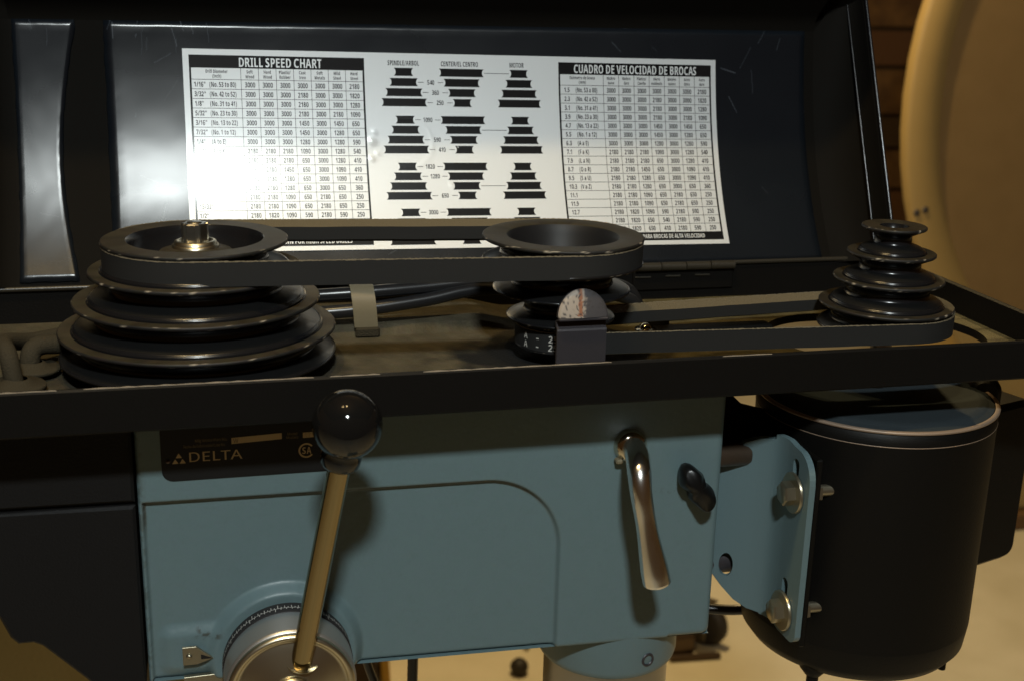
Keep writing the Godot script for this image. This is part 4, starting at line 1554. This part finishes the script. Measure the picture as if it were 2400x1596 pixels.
# ------------------------------------------------ motor, bracket, cords
func make_motor() -> void:
	var c := Vector3(0.4589, 0, 0.0148)
	var xf := Transform3D(Basis.IDENTITY, c)
	var s := new_st()
	lathe(s, [[Vector2(0.0800, -0.1195), Vector2(0.0818, -0.1205), Vector2(0.0820, -0.1300), Vector2(0.0820, -0.2800)], [Vector2(0.0820, -0.2800), Vector2(0.0800, -0.2960), Vector2(0.0740, -0.3040), Vector2(0.0600, -0.3090), Vector2(0.0, -0.3100)]], 96, xf)
	var motor := obj("motor", [s, M.motor], press, "black cylindrical motor hanging behind the head")
	s = new_st()
	lathe(s, [[Vector2(0, -0.1160), Vector2(0.0690, -0.1160)], [Vector2(0.0690, -0.1160), Vector2(0.0730, -0.1164), Vector2(0.0750, -0.1176)], [Vector2(0.0750, -0.1176), Vector2(0.0790, -0.1188)]], 96, xf)
	obj("end_bell", [s, M.bell], motor, "grey end cap")
	s = new_st()
	lathe(s, [[Vector2(0.0795, -0.1185), Vector2(0.0815, -0.1182), Vector2(0.0828, -0.1190), Vector2(0.0826, -0.1202), Vector2(0.0818, -0.1205)]], 128, xf)
	obj("seam_ring", [s, M.ring], motor, "thin pale ring round the top seam")
	s = new_st()
	lathe(s, [[Vector2(0.0821, -0.1290), Vector2(0.0823, -0.1293), Vector2(0.0821, -0.1296)]], 128, xf)
	obj("shell_seam", [s, M.ring], motor)
	# upright ear at the rear right of the end cap
	s = new_st()
	prism(s, rounded_rect(-0.011, 0.0, 0.011, 0.032, 0.0100, 8), -0.010, 0.010, Transform3D(Basis(Vector3.UP, -0.45), Vector3(0.5420, -0.1410, 0.0200)), 0.003)
	obj("end_bell_ear", [s, M.motor], motor)
	# terminal box at the right
	s = new_st()
	prism(s, rounded_rect(-0.035, -0.055, 0.035, 0.075, 0.012, 6), -0.022, 0.022, Transform3D(Basis(Vector3.UP, 0.30), Vector3(0.5660, -0.2130, -0.0120)), 0.004)
	obj("terminal_box", [s, M.motor], motor, "black box on the motor's right side")
	# feet of the motor and through-bolt ends below
	for q in [[-0.0500, 0.0420, 0.010], [0.0520, 0.0440, 0.007]]:
		s = new_st()
		var b := c + Vector3(q[0], 0, q[1])
		tube(s, [b + Vector3(0, -0.285, 0), b + Vector3(0, -0.3060, 0), b + Vector3(0, -0.3120, 0)], [q[2], q[2], q[2] * 0.55], 20)
		tube(s, [b + Vector3(0, -0.310, 0), b + Vector3(0, -0.3190, 0)], q[2] * 0.42, 14)
		obj("through_bolt", [s, M.motor], motor)
	# steel foot rail between motor and bracket
	s = new_st()
	box(s, Vector3(0.3830, -0.2050, 0.0560), Vector3(0.0045, 0.135, 0.056), 0.001)
	box(s, Vector3(0.3930, -0.2050, 0.0310), Vector3(0.0180, 0.120, 0.005), 0.001)
	obj("motor_foot", [s, M.motor], motor)
	# bent bracket with slots, as a solid cut by solids
	var br := CSGCombiner3D.new()
	br.name = "motor_bracket"
	press.add_child(br)
	br.position = -press.position
	var plan := []
	for q in spline([Vector2(0.3330, 0.0225), Vector2(0.3400, 0.0260), Vector2(0.3480, 0.0300), Vector2(0.3560, 0.0345), Vector2(0.3640, 0.0400), Vector2(0.3705, 0.0470), Vector2(0.3735, 0.0560), Vector2(0.3742, 0.0680), Vector2(0.3744, 0.0900)], 4):
		plan.append(q)
	var pp := PackedVector2Array()
	for q in plan:
		pp.append(q)
	var th := 0.0042
	for i in range(plan.size() - 1, -1, -1):
		var t: Vector2 = (plan[min(i + 1, plan.size() - 1)] - plan[max(i - 1, 0)]).normalized()
		pp.append(plan[i] + Vector2(t.y, -t.x) * th)
	var body := CSGPolygon3D.new()
	body.polygon = pp
	body.depth = 0.15
	body.smooth_faces = false
	body.material = M.blue_plate
	# polygon plane XY -> world XZ, extruded along -Z of its own -> up
	body.transform = Transform3D(Basis(Vector3(1, 0, 0), Vector3(0, 0, 1), Vector3(0, -1, 0)), Vector3(0, -0.2790, 0))
	br.add_child(body)
	var cut := func(poly: PackedVector2Array, along: String, at: float, depth: float) -> void:
		var k := CSGPolygon3D.new()
		k.polygon = poly
		k.depth = depth
		k.operation = CSGShape3D.OPERATION_SUBTRACTION
		k.material = M.blue_plate
		if along == "z":   # polygon in x, y; goes from z = at to at - depth
			k.transform = Transform3D(Basis.IDENTITY, Vector3(0, 0, at))
		else:              # polygon in z, y; goes along x
			k.transform = Transform3D(Basis(Vector3(0, 0, 1), Vector3(0, 1, 0), Vector3(-1, 0, 0)), Vector3(at, 0, 0))
		br.add_child(k)
	# outline trimmed off: upper left slope, lower left slope
	cut.call(PackedVector2Array([Vector2(0.325, -0.120), Vector2(0.325, -0.1760), Vector2(0.3400, -0.1640), Vector2(0.3540, -0.1425), Vector2(0.3620, -0.1385), Vector2(0.3800, -0.1345), Vector2(0.3800, -0.120)]), "z", 0.046, 0.05)
	cut.call(PackedVector2Array([Vector2(0.325, -0.2350), Vector2(0.3385, -0.2400), Vector2(0.3470, -0.2520), Vector2(0.3540, -0.2600), Vector2(0.3620, -0.2650), Vector2(0.3690, -0.2660), Vector2(0.3690, -0.290), Vector2(0.325, -0.290)]), "z", 0.060, 0.06)
	# rounded front corners
	var corner := PackedVector2Array([Vector2(0.030, -0.1200), Vector2(0.030, -0.1330), Vector2(0.0560, -0.1330), Vector2(0.0640, -0.1345)])
	for k in 9:
		var a := PI / 2 * (1.0 - k / 8.0)
		corner.append(Vector2(0.0700 + 0.0180 * cos(a), -0.1530 + 0.0180 * sin(a)))
	corner.append(Vector2(0.1000, -0.1530))
	corner.append(Vector2(0.1000, -0.1200))
	cut.call(corner, "x", 0.36, 0.03)
	corner = PackedVector2Array([Vector2(0.030, -0.2900), Vector2(0.030, -0.2665), Vector2(0.0560, -0.2668), Vector2(0.0640, -0.2690)])
	for k in 7:
		var a := -PI / 2 * (1.0 - k / 6.0)
		corner.append(Vector2(0.0800 + 0.0085 * cos(a), -0.2600 + 0.0085 * sin(a)))
	corner.append(Vector2(0.1000, -0.2600))
	corner.append(Vector2(0.1000, -0.2900))
	cut.call(corner, "x", 0.36, 0.03)
	cut.call(PackedVector2Array([Vector2(0.0882, -0.11), Vector2(0.0882, -0.29), Vector2(0.11, -0.29), Vector2(0.11, -0.11)]), "x", 0.36, 0.03)
	# slots and the empty rod hole
	for q in [-0.1600, -0.2460]:
		cut.call(rounded_rect(0.0645, q - 0.016, 0.0725, q + 0.018, 0.0038), "x", 0.36, 0.03)
	var rh := CSGCylinder3D.new()
	rh.radius = 0.0090
	rh.height = 0.03
	rh.sides = 28
	rh.operation = CSGShape3D.OPERATION_SUBTRACTION
	rh.material = M.blue_plate
	rh.transform = Transform3D(Basis(Vector3(0.86, 0, 0.5) * 0.55, Vector3(-0.5, 0, 0.86), Vector3(0, -1, 0)), Vector3(0.3480, -0.2345, 0.030))
	br.add_child(rh)
	# hexagon bolts with washers
	for q in [-0.1655, -0.2515]:
		s = new_st()
		var at := Vector3(0.3738, q, 0.0690)
		var bx := Transform3D(Basis(Vector3.BACK, PI / 2), at)     # own y -> -x
		lathe(s, [[Vector2(0, 0.0020), Vector2(0.0132, 0.0020)], [Vector2(0.0132, 0.0020), Vector2(0.0138, 0.0014), Vector2(0.0138, 0)]], 40, bx)
		obj("washer", [s, M.zinc], br)
		s = new_st()
		var hex := PackedVector2Array()
		for k in 6:
			var a := TAU * (k + 0.3) / 6
			hex.append(Vector2(cos(a), sin(a)) * 0.0082)
		prism(s, hex, 0.0018, 0.0088, bx * Transform3D(Basis(Vector3.RIGHT, -PI / 2), Vector3.ZERO), 0.0008)
		lathe(s, [[Vector2(0, 0.0092), Vector2(0.0062, 0.0090), Vector2(0.0066, 0.0086)]], 24, bx)
		tube(s, [at + Vector3(0.004, 0, 0), at + Vector3(0.028, 0, 0)], 0.0040, 16)
		obj("bolt", [s, M.zinc], br)
		s = new_st()
		hex = PackedVector2Array()
		for k in 6:
			var a := TAU * (k + 0.1) / 6
			hex.append(Vector2(cos(a), sin(a)) * 0.0080)
		prism(s, hex, -0.0175, -0.0120, bx * Transform3D(Basis(Vector3.RIGHT, -PI / 2), Vector3.ZERO), 0.0006)
		obj("nut", [s, M.zinc], br)
	s = new_st()
	prism(s, PackedVector2Array([Vector2(0.3300, -0.0880), Vector2(0.3480, -0.1130), Vector2(0.3600, -0.1240), Vector2(0.3800, -0.1300), Vector2(0.4000, -0.1400), Vector2(0.4000, -0.1560), Vector2(0.3300, -0.2000)]), 0.006, 0.014, Transform3D.IDENTITY, 0.001)
	obj("dark_plate", [s, M.black_matte], press, "dark flat plate between head and motor")  # flat dark plate across the gap between head and bracket
	# tension rod out of the head
	s = new_st()
	tube(s, [Vector3(0.322, -0.1520, 0.0300), Vector3(0.3560, -0.1520, 0.0300), Vector3(0.3580, -0.1520, 0.0300)], [0.0078, 0.0078, 0.0070], 32)
	obj("tension_rod", [s, M.rust], press, "stained steel rod between head and bracket")
	s = new_st()
	tube(s, [Vector3(0.322, -0.2360, 0.0160), Vector3(0.3620, -0.2360, 0.0160)], 0.0105, 24)
	obj("tension_rod", [s, M.dark_steel], press, "added dark rod that makes the empty bracket hole look dark")  # added so the bracket hole looks dark
	# cords below
	for k in 3:
		var pts: Array = [[Vector3(0.30, -0.2950, -0.060), Vector3(0.345, -0.3040, -0.045), Vector3(0.385, -0.3060, -0.030), Vector3(0.43, -0.3000, -0.020)], [Vector3(0.150, -0.255, -0.10), Vector3(0.1510, -0.320, -0.10), Vector3(0.1490, -0.420, -0.10), Vector3(0.150, -0.80, -0.10), Vector3(0.13, FLOOR_Y + 0.01, -0.20)], [Vector3(0.0960, -0.255, -0.12), Vector3(0.1030, -0.310, -0.12), Vector3(0.1130, -0.360, -0.12), Vector3(0.16, -0.60, -0.14), Vector3(0.17, FLOOR_Y + 0.01, -0.30)]][k]
		s = new_st()
		tube(s, spline(pts, 8), [0.0040, 0.0042, 0.0034][k], 14)
		obj("power_cord", [s, M.cable], press, ["black cord curving into the motor", "black cord hanging straight down behind the head", "black cord slanting down behind the feed hub"][k])

# ------------------------------------------------ background things
func make_background() -> void:
	# tan rounded machine cabinet
	var z := -2.05
	var base := thing("machine_cabinet", "large tan machine housing with a rounded raised border, right background", "machine housing", Vector3(2.742, FLOOR_Y, z))
	var R := 1.025
	var cc := Vector2(2.752, -0.109)
	var outer := PackedVector2Array()
	var inner := PackedVector2Array()
	for k in 73:
		var a := PI * 0.5 + TAU * k / 72.0
		outer.append(cc + Vector2(cos(a), sin(a)) * R)
		inner.append(cc + Vector2(cos(a), sin(a)) * (R - 0.078))
	var s := new_st()
	var rg := []
	for k in 72:
		var o := outer[k]
		var i := inner[k]
		var q := cc + (inner[k] - cc) * 0.975
		rg.append([Vector3(o.x, o.y, z - 0.03), Vector3(o.x, o.y, z - 0.012), Vector3(o.x, o.y, z - 0.006).lerp(Vector3(cc.x, cc.y, z), 0.004), Vector3(o.x, o.y, z).lerp(Vector3(cc.x, cc.y, z), 0.012), Vector3(i.x, i.y, z), Vector3(q.x, q.y, z - 0.014)])
	grid(s, rg, false, 21, [], true)
	obj("border", [s, M.tan], base)
	s = new_st()
	var door := PackedVector2Array()
	for k in 72:
		door.append(cc + (inner[k] - cc) * 0.976)
	prism(s, door, z - 0.05, z - 0.0138)
	obj("door", [s, M.tan_door], base, "browner flat door inside the border")
	s = new_st()
	box(s, Vector3(2.90, -0.80, z - 0.20), Vector3(1.7, 1.0, 0.30), 0.01)
	obj("lower_body", [s, M.tan], base)
	s = new_st()
	box(s, Vector3(2.90, FLOOR_Y + 0.025, z - 0.19), Vector3(1.74, 0.05, 0.34), 0.005)
	obj("plinth", [s, M.wood], base)
	for q in [[1.787, -0.4075], [1.811, -0.4002]]:
		s = new_st()
		lathe(s, [[Vector2(0, 0.003), Vector2(0.008, 0.003), Vector2(0.0095, 0)]], 16, Transform3D(Basis(Vector3.RIGHT, PI / 2), Vector3(q[0], q[1], z)))
		obj("border_screw", [s, M.dark_steel], base)
	# caster on the floor behind the column
	var ct := thing("caster_wheel", "black swivel caster with its metal fork standing on the floor behind the column", "caster", Vector3(1.10, FLOOR_Y, -1.66))
	s = new_st()
	var wx := Transform3D(Basis(Vector3.BACK, PI / 2).rotated(Vector3.UP, 0.75), Vector3(1.115, FLOOR_Y + 0.050, -1.66))
	lathe(s, [[Vector2(0, 0.016), Vector2(0.034, 0.016)], [Vector2(0.034, 0.016), Vector2(0.046, 0.014), Vector2(0.050, 0.006), Vector2(0.050, -0.006), Vector2(0.046, -0.014), Vector2(0.034, -0.016)], [Vector2(0.034, -0.016), Vector2(0, -0.016)]], 40, wx)
	obj("tyre", [s, M.caster_rubber], ct)
	s = new_st()
	for e in [-1, 1]:
		box(s, Vector3(0, 0.016, e * 0.021), Vector3(0.034, 0.09, 0.004), 0.001, Transform3D(Basis(Vector3.UP, 0.75 - PI / 2), Vector3(1.100, FLOOR_Y + 0.052, -1.655)))
	box(s, Vector3(0, 0.063, 0), Vector3(0.075, 0.006, 0.060), 0.001, Transform3D(Basis(Vector3.UP, 0.75 - PI / 2), Vector3(1.085, FLOOR_Y + 0.052, -1.655)))
	obj("fork", [s, M.zinc], ct)
	s = new_st()
	box(s, Vector3(1.030, FLOOR_Y + 0.030, -1.63), Vector3(0.070, 0.052, 0.05), 0.006)
	tube(s, [Vector3(1.00, FLOOR_Y + 0.008, -1.60), Vector3(1.12, FLOOR_Y + 0.008, -1.59)], 0.008, 12)
	obj("brake_lever", [s, M.rust], ct)
	# small things on the floor seen below the head
	var kb := thing("levelling_foot", "small round black levelling foot standing on the pale floor left of the column", "levelling foot", Vector3(0.648, FLOOR_Y, -1.62))
	s = new_st()
	lathe(s, [[Vector2(0, 0.036), Vector2(0.012, 0.034), Vector2(0.019, 0.026), Vector2(0.021, 0.017), Vector2(0.017, 0.006), Vector2(0.010, 0.003)]], 28, Transform3D(Basis.IDENTITY, kb.position))
	obj("grip", [s, M.caster_rubber], kb)
	s = new_st()
	lathe(s, [[Vector2(0.014, 0.006), Vector2(0.016, 0.004), Vector2(0.016, 0.0)]], 24, Transform3D(Basis.IDENTITY, kb.position))
	obj("foot", [s, M.dark_steel], kb)
	var st := thing("floor_stain", "greyish green smudged drip stain on the pale floor beside the column", "stain", Vector3(0.69, FLOOR_Y + 0.003, -1.77))
	s = new_st()
	var pl := PackedVector2Array()
	for k in 20:
		var a := TAU * k / 20
		pl.append(Vector2(cos(a) * 0.020, sin(a) * 0.055) * (1.0 + 0.15 * sin(a * 3.0)))
	prism(s, pl, 0.0, 0.001, Transform3D(Basis(Vector3.RIGHT, -PI / 2), st.position))
	obj("drip", [s, mat(lin(0.16, 0.14, 0.08), 0.8)], st)
	var fm := thing("added_floor_sheet", "added olive brown sheet that darkens the floor at the lower left corner", "mat", Vector3(-0.85, FLOOR_Y, -2.1))  # added sheet, there to darken this corner of the floor
	s = new_st()
	box(s, fm.position + Vector3(0, 0.008, 0), Vector3(1.6, 0.012, 1.7), 0.004)
	obj("pad", [s, M.sheet_olive], fm)
	s = new_st()
	box(s, fm.position + Vector3(0.790, 0.011, 0), Vector3(0.03, 0.018, 1.7), 0.005)
	obj("edging", [s, M.sheet_olive], fm)
	# dark box and a yellow board leaning beside it
	var bx := thing("dark_box", "dark brown wooden box on the floor behind the feed hub", "box", Vector3(0.195, FLOOR_Y, -1.74))
	s = new_st()
	box(s, bx.position + Vector3(0, 0.10, 0), Vector3(0.26, 0.20, 0.30), 0.006)
	obj("body", [s, M.dark_box], bx)
	s = new_st()
	box(s, bx.position + Vector3(0, 0.206, 0), Vector3(0.27, 0.012, 0.31), 0.003)
	obj("top_board", [s, M.dark_box], bx)
	var yb := thing("yellow_board", "narrow yellow board standing against the dark box", "board", Vector3(0.350, FLOOR_Y, -1.68))
	s = new_st()
	box(s, Vector3(0, 0.12, 0), Vector3(0.020, 0.25, 0.09), 0.003, Transform3D(Basis(Vector3.BACK, 0.06), yb.position))
	obj("board_face", [s, M.yellow], yb)
